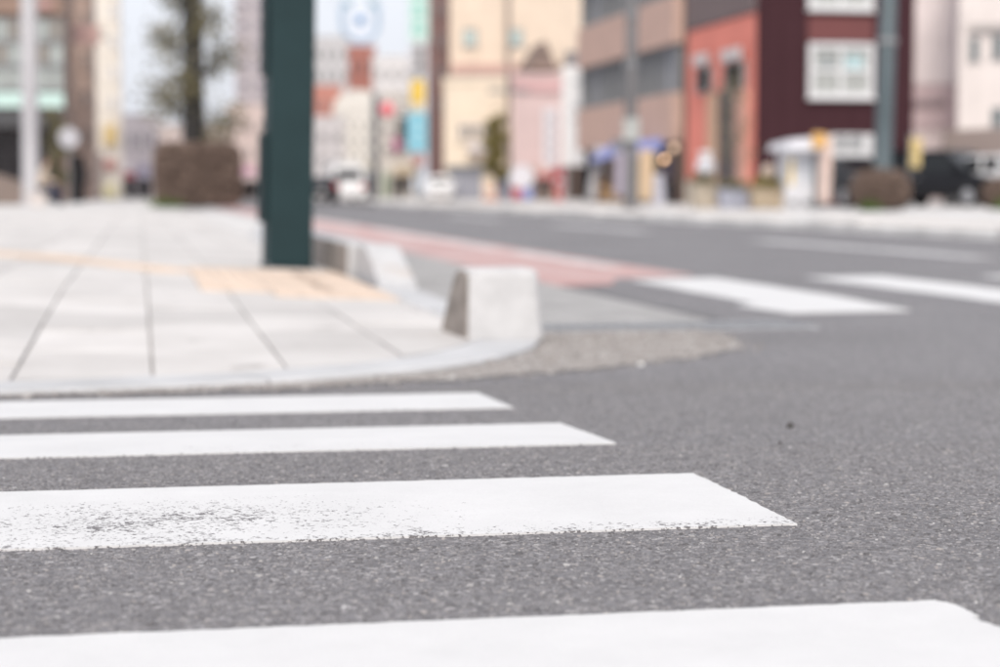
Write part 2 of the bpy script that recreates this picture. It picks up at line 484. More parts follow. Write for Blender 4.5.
# flush stones round the corner, 0.6 m long
step_n = 12
i = 0
while i < len(crv) - 1:
    j = min(i + step_n, len(crv) - 1)
    if len(crv) - 1 - j < 3: j = len(crv) - 1
    a_, b_ = crv[i:j + 1], inn[i:j + 1]
    n = len(a_)
    g = .004
    vs_, fs = [], []
    for k in range(n):
        p, q = a_[k].copy(), b_[k].copy()
        if k == 0: t = (a_[1] - a_[0]).normalized(); p += t * g; q += t * g
        if k == n - 1: t = (a_[-1] - a_[-2]).normalized(); p -= t * g; q -= t * g
        zt = Z0 + .022
        zb = -.2
        qi = p + (q - p) * .06
        vs_ += [(p.x, p.y, zb), (p.x, p.y, zt - .008), (qi.x, qi.y, zt), (q.x, q.y, zt + .003), (q.x, q.y, zb)]
    for k in range(n - 1):
        for m_ in range(5):
            fs.append((k * 5 + m_, (k + 1) * 5 + m_, (k + 1) * 5 + (m_ + 1) % 5, k * 5 + (m_ + 1) % 5))
    fs.append((4, 3, 2, 1, 0)); fs.append(tuple((n - 1) * 5 + m_ for m_ in range(5)))
    MB().add(vs_, fs).build('kerb_stone', M_KERB, kerb)
    i = j
# straight flush stones of the dropped kerb along the main street
WO = 1.30
def flush(u0, u1):
    MB().hexa([(WO - KW, u0, -.2), (WO, u0, -.2), (WO, u1, -.2), (WO - KW, u1, -.2)],
              [(WO - KW, u0, Z0 + .024), (WO, u0, Z0 + .02), (WO, u1, Z0 + .02), (WO - KW, u1, Z0 + .024)]).build('kerb_stone', M_KERB, kerb, .008)
for k in range(5): flush(6.605 + k * .56, 6.605 + (k + 1) * .56 - .006)
KH = .205
for k in range(8): flush(15.405 + k * .606, 15.405 + (k + 1) * .606 - .006)
for k in range(40):                                   # the pavement widens beyond the green column
    def kp(f): return (1.3 + .78 * min(f / 10.0, 1), 20.26 + f)
    (wa, ua), (wb, ub) = kp(k * 1.0), kp((k + 1) * 1.0 - .006)
    MB().hexa([(wa - KW, ua, -.2), (wa, ua, -.2), (wb, ub, -.2), (wb - KW, ub, -.2)], [(wa - KW, ua, Z0 + .03), (wa, ua, Z0 + .026), (wb, ub, Z0 + .026), (wb - KW, ub, Z0 + .03)]).build('kerb_stone', M_KERB, kerb, .006)
for k in range(8):
    u0 = 10.55 + k * .606
    dirt_shade_side(MB().hexa([(WO - KW - .01, u0, -.2), (WO + .02, u0, -.2), (WO + .02, u0 + .6, -.2), (WO - KW - .01, u0 + .6, -.2)],
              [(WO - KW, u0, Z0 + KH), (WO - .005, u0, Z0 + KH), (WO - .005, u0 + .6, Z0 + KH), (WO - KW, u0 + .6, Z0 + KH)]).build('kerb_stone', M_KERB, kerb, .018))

# the two transition blocks: each a thing that stands proud of the flush kerb
def block_mat():
    m, t, b = base_mat('block_concrete')
    tc = t.nodes.new('ShaderNodeTexCoord')
    n = t.nodes.new('ShaderNodeTexNoise'); n.inputs['Scale'].default_value = 9; n.inputs['Detail'].default_value = 9; n.inputs['Roughness'].default_value = .7
    lnk(t, tc.outputs['Object'], n.inputs['Vector'])
    cr = t.nodes.new('ShaderNodeValToRGB'); e = cr.color_ramp
    e.elements[0].position = .3; e.elements[0].color = (.44, .435, .44, 1); e.elements[1].position = .7; e.elements[1].color = (.60, .595, .60, 1)
    lnk(t, n.outputs['Fac'], cr.inputs['Fac'])
    n3 = t.nodes.new('ShaderNodeTexNoise'); n3.inputs['Scale'].default_value = 5.5; n3.inputs['Detail'].default_value = 4
    lnk(t, tc.outputs['Object'], n3.inputs['Vector'])
    mr = t.nodes.new('ShaderNodeMapRange'); mr.inputs['From Min'].default_value = .60; mr.inputs['From Max'].default_value = .74
    mr.inputs['To Max'].default_value = .7
    lnk(t, n3.outputs['Fac'], mr.inputs['Value'])
    mx = t.nodes.new('ShaderNodeMix'); mx.data_type = 'RGBA'; mx.inputs[7].default_value = (.46, .37, .30, 1)
    lnk(t, mr.outputs[0], mx.inputs[0]); lnk(t, cr.outputs[0], mx.inputs[6])
    lnk(t, mx.outputs[2], b.inputs['Base Color']); b.inputs['Roughness'].default_value = .8
    n2 = t.nodes.new('ShaderNodeTexNoise'); n2.inputs['Scale'].default_value = 120
    lnk(t, tc.outputs['Object'], n2.inputs['Vector'])
    bp = t.nodes.new('ShaderNodeBump'); bp.inputs['Strength'].default_value = .35; bp.inputs['Distance'].default_value = .004
    lnk(t, n2.outputs['Fac'], bp.inputs['Height']); lnk(t, bp.outputs[0], b.inputs['Normal'])
    return m
M_BLK = block_mat()
# near block: blunt face towards the crossing, top falling away to the dropped kerb
blk = thing('kerb_block', 'pale concrete kerb end block with blunt face at the pavement corner', 'kerb block', wu(1.126, 5.985, Z0), A + R(2), 'sloped kerb blocks beside the dropped kerb')
hw = .127
prof = [(0.0, 0.004), (.46, .004), (.43, .06), (.25, .228), (.20, .243), (.030, .243)]      # (u, z)
vs_ = []
for sx_, tw in ((-1, .0), (1, .0)):
    for (u, z) in prof:
        tap = .011 * z / .25
        vs_.append((sx_ * (hw - tap), u, z))
n = len(prof)
fs = [tuple(range(n)), tuple(range(2 * n - 1, n - 1, -1))] + [(i, (i + 1) % n, n + (i + 1) % n, n + i) for i in range(n)]
dirt_shade_side(MB().add(vs_, fs).build('block_body', M_BLK, blk, .034, False, 4))
blk2 = thing('kerb_block', 'pale concrete ramped kerb block beyond the dropped kerb, nearer the green column', 'kerb block', wu(WO - KW / 2 + .035, 9.42, Z0), A, 'sloped kerb blocks beside the dropped kerb')
hw = .094
prof = [(0.0, 0.004), (1.10, .004), (1.10, .205), (.62, .205), (0.0, .03)]
vs_ = []
for sx_ in (-1, 1):
    for (u, z) in prof: vs_.append((sx_ * (hw - .006 * z / .2), u, z))
n = len(prof)
fs = [tuple(range(n)), tuple(range(2 * n - 1, n - 1, -1))] + [(i, (i + 1) % n, n + (i + 1) % n, n + i) for i in range(n)]
MB().add(vs_, fs).build('block_body', M_BLK, blk2, .012, False, 2)

# pavement bed and slabs
pav = struct('pavement', (0, 0, 0), A)
poly = [(p.x, p.y) for p in offset(crv, KW + .004)]
poly += [(WO - KW - .012, 7), (WO - KW - .012, 60), (WO - KW - .012, 110)]
clipc = poly + [(-30, 110), (-30, poly[0][1])]
def hull(P):
    P = sorted(set((round(p[0], 5), round(p[1], 5)) for p in P))
    def half(pts):
        o_ = []
        for p in pts:
            while len(o_) > 1 and (o_[-1][0] - o_[-2][0]) * (p[1] - o_[-2][1]) - (o_[-1][1] - o_[-2][1]) * (p[0] - o_[-2][0]) <= 1e-9: o_.pop()
            o_.append(p)
        return o_
    a_, b_ = half(P), half(P[::-1])
    return a_[:-1] + b_[:-1]
clipc = hull([(min(p[0], WO - KW - .012), p[1]) for p in clipc])
def clip(sub, cl):
    out = sub
    for i in range(len(cl)):
        a, b = cl[i], cl[(i + 1) % len(cl)]
        ex, ey = b[0] - a[0], b[1] - a[1]
        if abs(ex) + abs(ey) < 1e-9: continue
        inp, out = out, []
        if not inp: break
        def side(p): return ex * (p[1] - a[1]) - ey * (p[0] - a[0])
        for k in range(len(inp)):
            p, q = inp[k], inp[(k + 1) % len(inp)]
            sp_, sq = side(p), side(q)
            if sp_ >= 0: out.append(p)
            if (sp_ >= 0) != (sq >= 0):
                f = sp_ / (sp_ - sq); out.append((p[0] + (q[0] - p[0]) * f, p[1] + (q[1] - p[1]) * f))
    return out
M_GROUT = mat('paving_bed', (.44, .42, .408), .9, .2, 20, .3)
M_SLAB = slab_mat()
SWD, SLN = .345, .69
bed = MB()
def bed_poly(p, dz):
    if len(p) >= 3:
        bed.add([(x, y, S(x, y) + dz) for x, y in p], [tuple(range(len(p)))])
cells = []
for ci in range(-40, 4):
    w0 = .028 + ci * SWD
    off = (ci % 2) * SLN / 2 + .13
    for rj in range(-1, 60):
        u0 = 4.45 + off + rj * SLN
        c4 = [(w0, u0), (w0 + SWD, u0), (w0 + SWD, u0 + SLN), (w0, u0 + SLN)]
        if u0 < 42:
            full = clip(c4, clipc)
            bed_poly(full, -.014)
            g1, g2 = .0033, .006
            c5 = [(w0 + g1, u0 + g2), (w0 + SWD - g1, u0 + g2), (w0 + SWD - g1, u0 + SLN - g2), (w0 + g1, u0 + SLN - g2)]
            pp = clip(c5, clipc)
            if len(pp) >= 3: cells.append(pp)
bed.build('bed', M_GROUT, pav)
def slab_geo(pp, jz=0.0):
    cx = sum(p[0] for p in pp) / len(pp); cy = sum(p[1] for p in pp) / len(pp)
    n = len(pp)
    def ins(p, d):
        dx, dy = cx - p[0], cy - p[1]; l = math.hypot(dx, dy) or 1
        return (p[0] + dx / l * d, p[1] + dy / l * d)
    low = [(p[0], p[1], S(*p) - .03) for p in pp]
    mid = [(p[0], p[1], S(*p) - .003 + jz) for p in pp]
    top = [(*ins(p, .004), S(*p) + jz) for p in pp]
    vs_ = low + mid + top
    fs = [tuple(range(2 * n, 3 * n))]
    for r_ in range(2):
        fs += [(r_ * n + i, r_ * n + (i + 1) % n, (r_ + 1) * n + (i + 1) % n, (r_ + 1) * n + i) for i in range(n)]
    return vs_, fs
def vis(pp):
    best = 0
    for p in pp:
        q = wu(p[0], p[1])
        if q.y < 1: continue
        x = 500 + F_PX * q.x / q.y
        if -60 < x < 1060: best = 1
    d = wu(sum(p[0] for p in pp) / len(pp), sum(p[1] for p in pp) / len(pp)).y
    return best, d
order = sorted(cells, key=lambda pp: (-vis(pp)[0], vis(pp)[1]))
rest = MB()
for k, pp in enumerate(order):
    jz = random.uniform(-.0028, .0028)
    if k < 290: MB().add(*slab_geo(pp, jz)).build('slab', M_SLAB, pav)
    else: rest.add(*slab_geo(pp, jz))
o = rest.build('slab_field', M_SLAB, pav); o['kind'] = 'stuff'
# plain far pavement sheet with a fine paved material
def paved_far(name):
    m, t, b = base_mat(name)
    tc = t.nodes.new('ShaderNodeTexCoord')
    br = t.nodes.new('ShaderNodeTexBrick'); br.inputs['Scale'].default_value = 1.0
    br.inputs['Brick Width'].default_value = .69; br.inputs['Row Height'].default_value = .345; br.inputs['Mortar Size'].default_value = .006
    br.inputs['Color1'].default_value = (.58, .56, .545, 1); br.inputs['Color2'].default_value = (.64, .625, .615, 1); br.inputs['Mortar'].default_value = (.25, .24, .235, 1)
    mp = t.nodes.new('ShaderNodeMapping'); mp.inputs['Rotation'].default_value = (0, 0, math.pi / 2)
    lnk(t, tc.outputs['Object'], mp.inputs[0]); lnk(t, mp.outputs[0], br.inputs['Vector'])
    lnk(t, br.outputs['Color'], b.inputs['Base Color']); b.inputs['Roughness'].default_value = .8
    return m
M_PAVF = paved_far('paved_far')
zf = S(-5, 50)
MB().add([(-30, 41.5, zf - .004), (-1.1, 41.5, zf - .004), (WO - KW - .012, 41.5, S(1.1, 41) - .004), (WO - KW - .012, 130, S(1.1, 41) - .004), (-1.1, 130, zf - .004), (-30, 130, zf - .004)],
         [(0, 1, 4, 5), (1, 2, 3, 4)]).build('paving', M_PAVF, pav)
zk = Z0 + .026
MB().add([(WO - KW - .012, 20.26, zk), (1.89, 30.26, zk), (1.89, 130, zk), (WO - KW - .012, 130, zk)], [(0, 1, 2, 3)]).build('paving', M_PAVF, pav)
# tactile tiles
M_TACT = mat('tactile_tile', (.60, .485, .40), .8, .2, 7, .2, 80, rand=.07)
tm = MB(); TS = .298
tm.box(-TS / 2, TS / 2, -TS / 2, TS / 2, -.03, .005)
for i in range(5):
    for j in range(5):
        x, y = (i - 2) * .056, (j - 2) * .056
        tm.add([(x - .013, y - .013, .005), (x + .013, y - .013, .005), (x + .013, y + .013, .005), (x - .013, y + .013, .005), (x - .008, y - .008, .010), (x + .008, y - .008, .010), (x + .008, y + .008, .010), (x - .008, y + .008, .010)],
               [(4, 5, 6, 7), (0, 1, 5, 4), (1, 2, 6, 5), (2, 3, 7, 6), (3, 0, 4, 7)])
tile0 = tm.build('tactile_tile', M_TACT, pav)
first = True
def put_tile(w, u, rz):
    global first
    o = tile0 if first else tile0.copy()
    if not first: COL.objects.link(o)
    first = False
    o.parent = pav
    e = .05
    gx = (S(w + e, u) - S(w - e, u)) / (2 * e); gy = (S(w, u + e) - S(w, u - e)) / (2 * e)
    o.location = (w, u, S(w, u) + .004)
    nrm = Vector((-gx, -gy, 1)).normalized()
    q = Vector((0, 0, 1)).rotation_difference(nrm)
    o.rotation_euler = (q.to_matrix() @ Matrix.Rotation(rz, 3, 'Z')).to_euler()
for i in range(3):
    for j in range(14):
        w, u = .36 + .15 + i * .302 - .1, 7.15 + j * .302
        if w > 1.1 - .16: w = 1.1 - .165
        if (w - .31) * 1.66 + (u - 8.75) > 0 and u < 11.0 and (w < .85 or u > 8.15): put_tile(w, u, 0)
dv = Vector((.447, -.894)); s0 = Vector((.16, 10.45))
for k in range(16):
    p = s0 - dv * (.302 * k)
    put_tile(p.x, p.y, math.atan2(dv.y, dv.x))

# ------------------------------------------------------------------ gutter, drain, grit
M_GUT = mat('gutter_concrete', (.34, .33, .325), .8, .18, 6, .4, 70)
gut = struct('gutter', (0, 0, 0), A)
for k in range(6):
    u0 = 7.02 + k * 2.0
    MB().box(WO + .022, WO + .80, u0, u0 + 1.985, Z0 - .1, Z0 + .006).build('gutter_slab', M_GUT, gut, .004)
MB().box(WO + .802, WO + .87, 7.0, 19, Z0 - .1, Z0 + .003).build('joint', mat('joint_tar', (.12, .115, .12), .85, .2), gut)
gr = thing('drain_grate', 'long steel drain grate set across the gutter beyond the corner block', 'drain grate', wu(1.36, 6.72, Z0), A)
M_STEEL = mat('grate_steel', (.33, .335, .35), .55, .15, 20, metal=.25)
MB().box(0, 1.0, -.19, -.165, -.03, .009).box(0, 1.0, .165, .19, -.03, .009).box(0, .02, -.163, .163, -.03, .009).box(.98, 1.0, -.163, .163, -.03, .009).build('frame', M_STEEL, gr, .002)
bm0 = MB().box(-.009, .009, -.162, .162, -.03, .008).build('bar', M_STEEL, gr)
bm0.location = (.05, 0, 0)
for k in range(1, 22):
    c = bm0.copy(); COL.objects.link(c); c.parent = gr; c.location = (.05 + k * .0425, 0, 0)
MB().box(.021, .979, -.16, .16, -.05, -.028).build('pit', mat('pit_dark', (.03, .03, .03), .9), gr)

M_SAND = mat('gutter_dirt', (.35, .325, .31), .95, .25, 14, .6, 140)
sand_poly = [(-.5, 4.59), (.02, 4.64), (.42, 4.73), (.8, 4.90), (1.08, 5.05), (1.4, 5.30), (1.68, 5.56), (1.84, 5.84), (1.93, 6.2), (1.9, 6.5), (1.45, 6.52), (1.29, 6.5), (1.25, 6.2), (1.16, 5.85), (.98, 5.5), (.74, 5.18), (.38, 4.9), (.02, 4.78), (-.4, 4.69)]
ctr = Vector((1.3, 5.6))
sp = []
for i in range(len(sand_poly)):
    a, b = Vector(sand_poly[i]), Vector(sand_poly[(i + 1) % len(sand_poly)])
    for k in range(6):
        p = a.lerp(b, k / 6); sp.append((p.x + jag(.02), p.y + jag(.035)))
bm = bmesh.new()
vs2 = [bm.verts.new((p[0], p[1], G(p[1]) + .004)) for p in sp]
bm.faces.new(vs2); bmesh.ops.triangulate(bm, faces=bm.faces)
me = bpy.data.meshes.new('gutter_dirt'); bm.to_mesh(me); bm.free(); me.materials.append(M_SAND)
o = bpy.data.objects.new('gutter_dirt', me); COL.objects.link(o); o.rotation_euler = (0, 0, A)
tag(o, 'brown grit and dirt swept into the gutter round the corner', 'dirt', kind='stuff')
def inpoly(x, y, P):
    r = np.zeros(x.shape, bool); j = len(P) - 1
    for i in range(len(P)):
        xi, yi, xj, yj = P[i][0], P[i][1], P[j][0], P[j][1]
        c = ((yi > y) != (yj > y)) & (x < (xj - xi) * (y - yi) / (yj - yi + 1e-12) + xi)
        r ^= c; j = i
    return r
gx_, gy_ = rng.uniform(-.6, 2.1, 40000), rng.uniform(4.5, 6.6, 40000)
k_ = inpoly(gx_ + rng.normal(0, .05, 40000), gy_ + rng.normal(0, .07, 40000), sand_poly)
gx_, gy_ = gx_[k_][:9000], gy_[k_][:9000]
rad = np.clip(rng.lognormal(math.log(.003), .5, len(gx_)), .0015, .016)
M_GRIT = island_mat('grit', [(0, (.19, .175, .167)), (.4, (.27, .247, .235)), (.8, (.33, .30, .285)), (.95, (.40, .38, .37)), (1, (.6, .59, .58))])
o = stones('gutter_grit', gx_, gy_, rad, rad * rng.uniform(.3, .8, len(gx_)), np.interp(gy_, us_t, gt) + .004, M_GRIT)
tag(o, 'loose tan grit and small stones lying in the gutter', 'grit', kind='stuff')
def pebble(px, py, r, h, col, label, name='pebble'):
    d = ray(px, py); t = (CAM_H + .02) / -d.z
    for _ in range(12):
        p = Vector((0, 0, CAM_H)) + d * t
        t = (CAM_H - G(to_wu(p.x, p.y)[1])) / -d.z
    p = Vector((0, 0, CAM_H)) + d * t
    bm = bmesh.new(); bmesh.ops.create_icosphere(bm, subdivisions=2, radius=1)
    for v in bm.verts:
        s_ = 1 + .22 * math.sin(v.co.x * 4.1 + px) * math.cos(v.co.y * 3.3 + py) + random.uniform(-.08, .08)
        v.co = Vector((v.co.x * r * s_, v.co.y * r * .8 * s_, v.co.z * h * .5 * s_))
    me = bpy.data.meshes.new(name); bm.to_mesh(me); bm.free()
    me.materials.append(mat('stone_%s' % name + str(int(px)), col, .8, .25, 60))
    o = bpy.data.objects.new(name, me); COL.objects.link(o)
    o.location = (p.x, p.y, G(to_wu(p.x, p.y)[1]) + h * .36)
    tag(o, label, 'stone', 'loose stones on the road')
pebble(790, 428, .0065, .012, (.07, .066, .064), 'larger dark loose pebble lying on open asphalt right of the stripes')
pebble(780, 444, .0035, .005, (.07, .066, .064), 'smaller dark pebble just in front of the larger one')
pebble(641, 366, .011, .012, (.66, .65, .64), 'white pebble in the brown gutter dirt')

# ------------------------------------------------------------------ markings on the main street
def flat_mark(name, pts, m, label, group=None, dz=.004, cat='road marking'):
    P = []
    for i in range(len(pts)):
        a, b = Vector(pts[i]), Vector(pts[(i + 1) % len(pts)])
        n = max(1, int((b - a).length / .25))
        for k in range(n):
            p = a.lerp(b, k / n); P.append((p.x + jag(.008), p.y + jag(.008)))
    bm = bmesh.new()
    top = [bm.verts.new((x, y, Z0 + dz)) for x, y in P]; bot = [bm.verts.new((x, y, Z0 - .002)) for x, y in P]
    bm.faces.new(top)
    for i in range(len(P)):
        j = (i + 1) % len(P); bm.faces.new((bot[i], bot[j], top[j], top[i]))
    bmesh.ops.recalc_face_normals(bm, faces=bm.faces)
    bmesh.ops.triangulate(bm, faces=[f for f in bm.faces if len(f.verts) > 4])
    me = bpy.data.meshes.new(name); bm.to_mesh(me); bm.free(); me.materials.append(m)
    o = bpy.data.objects.new(name, me); COL.objects.link(o); o.rotation_euler = (0, 0, A)
    return tag(o, label, cat, group)
M_P2 = paint_mat('paint_main', (2.9, 9), (.4, 2), .06, None)
M_FADE = paint_mat('paint_faded', (0, 0), (200, 200), .28, None, col=(.40, .39, .395))
GP = 'crossing stripes over the main street'
flat_mark('crossing_stripe', [(2.54, 7.40), (3.08, 7.48), (3.16, 8.3), (3.19, 10.55), (2.64, 10.35), (2.62, 8.05), (2.5, 7.95)], M_P2, 'white stripe with a stepped end, first beside the red lane', GP)
labs = ['second white stripe of the main street crossing', 'third white stripe of the main street crossing, at the right frame edge']
for k, w in enumerate((3.70, 4.76)):
    flat_mark('crossing_stripe', [(w, 7.6), (w + .5, 7.6), (w + .5, 10.6), (w, 10.5)], M_P2, labs[k], GP)
def red_mat():
    m, t, b = base_mat('red_lane')
    tc = t.nodes.new('ShaderNodeTexCoord')
    cols = []
    n = t.nodes.new('ShaderNodeTexNoise'); n.inputs['Scale'].default_value = 1.9; n.inputs['Detail'].default_value = 9; n.inputs['Roughness'].default_value = .72
    lnk(t, tc.outputs['Object'], n.inputs['Vector'])
    cr = t.nodes.new('ShaderNodeValToRGB'); e = cr.color_ramp
    e.elements[0].position = .34; e.elements[0].color = (.43, .22, .20, 1)
    e.elements[1].position = .68; e.elements[1].color = (.56, .50, .49, 1)
    x = e.elements.new(.5); x.color = (.49, .315, .30, 1)
    lnk(t, n.outputs['Fac'], cr.inputs['Fac']); lnk(t, cr.outputs[0], b.inputs['Base Color'])
    b.inputs['Roughness'].default_value = .75
    return m
M_RED = red_mat()
flat_mark('bicycle_lane', [(2.06, 9.7), (2.45, 9.95), (2.62, 10.6), (3.16, 10.85), (3.16, 70), (2.06, 70)], M_RED, 'faded red bicycle lane painted along the near kerb', cat='lane')
ll = ['faded white edge line beside the red lane, piece closest to the crossing', 'faded white edge line beside the red lane, middle piece', 'faded white edge line beside the red lane, distant piece']
for k, (u0, u1) in enumerate(((12.0, 15.4), (16.0, 25), (26.5, 44))):
    flat_mark('edge_line', [(2.86, u0), (3.03, u0), (3.03, u1), (2.86, u1)], mat('faded_white', (.60, .565, .56), .7, .22, 3), ll[k], 'edge line of the red lane', .008)
for k, (u0, u1) in enumerate(((13.4, 18.6), (23.2, 28.4), (33, 38))):
    flat_mark('lane_line', [(5.95, u0), (6.2, u0), (6.2, u1), (5.95, u1)], mat('faded_line', (.52, .51, .515), .7, .2, 5), ['faded lane dash closest to the crossing', 'faded lane dash in mid street', 'faded lane dash farthest down the street'][k], 'lane dashes of the main street')

# ------------------------------------------------------------------ far pavement
WF = 8.5
fpav = struct('far_pavement', (0, 0, 0), A)
MB().add([(WF + .2, 12, Z0 + .09), (16.5, 12, Z0 + .09), (60, 12, Z0 + .09), (60, 170, Z0 + .09), (16.5, 170, Z0 + .09), (WF + .2, 170, Z0 + .09), (WF + .2, 12, Z0 - .1), (60, 12, Z0 - .1)],
         [(0, 1, 4, 5), (1, 2, 3, 4), (6, 7, 2, 1, 0)]).build('paving', M_PAVF, fpav)
fk = struct('far_kerb', (0, 0, 0), A)
M_FK = mat('far_kerb_concrete', (.66, .645, .63), .75, .18, 3, .3, rand=.14)
hts = []
for k in range(90):
    u0 = 14 + k * .63
    ph = math.sin(k * .55) + .6 * math.sin(k * .23 + 1)
    h = .095 if ph < .2 else .125
    MB().hexa([(WF, u0, Z0 - .1), (WF + .19, u0, Z0 - .1), (WF + .19, u0 + .62, Z0 - .1), (WF, u0 + .62, Z0 - .1)],
              [(WF + .015, u0, Z0 + h), (WF + .19, u0, Z0 + h), (WF + .19, u0 + .62, Z0 + h), (WF + .015, u0 + .62, Z0 + h)]).build('kerb_stone', M_FK, fk, .015)
tile_f = None
for k in range(60):
    if k % 9 in (3, 4): continue
    w = WF + 1.4; u = 17 + k * .9
    if tile_f is None:
        tile_f = MB().box(-.15, .15, -.43, .43, -.02, .004).build('tactile_tile', M_TACT, fpav, .003); o = tile_f
    else:
        o = tile_f.copy(); COL.objects.link(o); o.parent = fpav
    o.location = (w, u, Z0 + .092)

# ================================================================== OBJECTS
# ------------------------------------------------------------------ green column
def S_at(p): return S(*to_wu(p.x, p.y))
M_GREEN = mat('green_paint', (.014, .034, .038), .65, .10, 5, .12, 40, spec=.25)
M_GREEN2 = mat('green_box_paint', (.014, .028, .032), .6, .1, 5, .1, 40, spec=.2)
cb = at(287, 267, 11.55); cb.z = S_at(cb)
colm = thing('green_column', 'thick dark green steel column standing at the pavement corner', 'column', cb, A)
colm.rotation_euler = (0, R(1.15), A + R(5))
CH = .132
MB().box(-CH, CH, -CH, CH, .012, 5.2).build('shaft', M_GREEN, colm, .018, False, 3)
MB().box(-CH - .012, CH + .012, -CH - .012, CH + .012, -.03, .014).build('base_plate', M_GREEN2, colm, .006)
for sx_ in (-1, 1):
    for sy_ in (-1, 1):
        MB().lathe([(.010, .014), (.010, .024), (.005, .028)], 8, (sx_ * (CH + .004), sy_ * (CH + .004), 0)).build('bolt', M_STEEL, colm)
MB().box(-CH - .036, -CH - .0005, -.07, .10, .27, .79).build('side_box', M_GREEN2, colm, .008)
MB().box(-CH - .028, -CH - .0005, -.07, .10, 1.13, 2.4).build('side_box', M_GREEN2, colm, .008)
MB().box(-CH - .02, CH + .02, -CH - .02, CH + .02, 5.2, 5.24).build('cap', M_GREEN2, colm, .01)
MB().box(-.045, .045, -CH - .0016, -CH - .0003, .55, .80).build('seam_door', M_GREEN, colm, .0005)

# ------------------------------------------------------------------ foliage helper
def foliage(name, parent, pts, size, m, flat=.5):
    N = len(pts)
    a = rng.uniform(0, 2 * math.pi, N); el = rng.uniform(-1, 1, N)
    d1 = np.stack([np.cos(a), np.sin(a), el * .8], -1); d1 /= np.linalg.norm(d1, axis=1)[:, None]
    r_ = rng.normal(size=(N, 3)); d2 = np.cross(d1, r_); d2 /= np.linalg.norm(d2, axis=1)[:, None]
    s1 = (size * rng.uniform(.6, 1.4, N))[:, None]; s2 = s1 * flat
    Vv = np.stack([pts - d1 * s1, pts + d2 * s2, pts + d1 * s1, pts - d2 * s2], 1).reshape(-1, 3)
    T = np.arange(N * 4).reshape(-1, 4)
    return big_mesh(name, Vv, T, m, parent)
def leafm(name, c1, c2, c3): return island_mat(name, [(0, c1), (.5, c2), (1, c3)], .7)
L_BROWN = leafm('hedge_leaf', (.12, .085, .07), (.22, .16, .132), (.34, .25, .205))
L_OLIVE = leafm('olive_leaf', (.11, .095, .03), (.22, .185, .055), (.33, .27, .10))
L_DULL = leafm('dull_leaf', (.09, .085, .045), (.17, .15, .085), (.27, .235, .15))
L_GREEN = leafm('grass_leaf', (.05, .09, .02), (.1, .16, .04), (.18, .25, .07))
M_TRUNK = mat('bark', (.035, .033, .032), .9, .35, 12, .8, 30)
M_BARK2 = mat('pale_bark', (.13, .115, .10), .9, .3, 12, .8, 30)
def hedge(label, px0, px1, py_top, py_base, Y, depth, ground, n=9000, group='clipped brown hedges'):
    p0, p1 = at(px0, py_base, Y), at(px1, py_base, Y)
    w = (p1 - p0).length; top = at(px0, py_top, Y).z
    h = top - ground
    t = thing('hedge', label, 'hedge', ((p0.x + p1.x) / 2, Y + depth / 2, ground), A, group)
    MB().box(-w / 2 + .14, w / 2 - .14, -depth / 2 + .14, depth / 2 - .14, .02, h - .14).build('twig_core', mat('twig_core', (.10, .075, .065), .95, .4, 10, .6, 20), t, .16)
    P = []
    for (ax, sgn, fr) in ((1, -1, .4), (0, 1, .15), (0, -1, .15), (2, 1, .25), (1, 1, .05)):
        k = int(n * fr); q = rng.uniform(-.5, .5, (k, 3)); q[:, ax] = sgn * .5 - sgn * np.abs(rng.normal(0, .03, k)); P.append(q)
    q = np.concatenate(P); q = q * np.array([w, depth, h]) + np.array([0, 0, h / 2]) + rng.normal(0, .02, q.shape)
    hv = np.array([w / 2, depth / 2, h / 2]); r0 = .38; cc = q - np.array([0, 0, h / 2])
    inn_ = np.clip(cc, -(hv - r0), hv - r0); dd = cc - inn_; ln = np.linalg.norm(dd, axis=1)[:, None]
    q = inn_ + dd * np.minimum(1, r0 / np.maximum(ln, 1e-6)) + np.array([0, 0, h / 2]) + rng.normal(0, .015, q.shape)
    q[:, 2] = np.maximum(q[:, 2], .05)
    foliage('leaves', t, q, .045, L_BROWN)
    for k in range(5):
        x = -w / 2 + w * (k + .5) / 5
        MB().tube([(x, 0, 0), (x + .03, .02, .3), (x - .02, 0, h * .7)], [.03, .025, .015], 6).build('stem', M_BARK2, t)
    k = 350
    q = np.stack([rng.normal(-w * .38, w * .09, k), -depth / 2 - .05 + rng.normal(0, .06, k), np.abs(rng.normal(0, .07, k)) + .02], -1)
    foliage('grass_tuft', t, q, .06, L_GREEN, .3)['kind'] = 'stuff'
    return t
zs = S(-5, 50)
hedge('large clipped brown hedge behind the green column', 150, 237, 142, 209, 48.0, 1.5, zs, 12000)
hedge('clipped brown hedge at the foot of the grey pole on the far pavement', 858, 912, 170, 213, 39.5, 1.0, Z0 + .09, 7000)
hedge('brown hedge cut off by the right frame edge', 990, 1030, 178, 212, 43.0, 1.0, Z0 + .09, 4000)

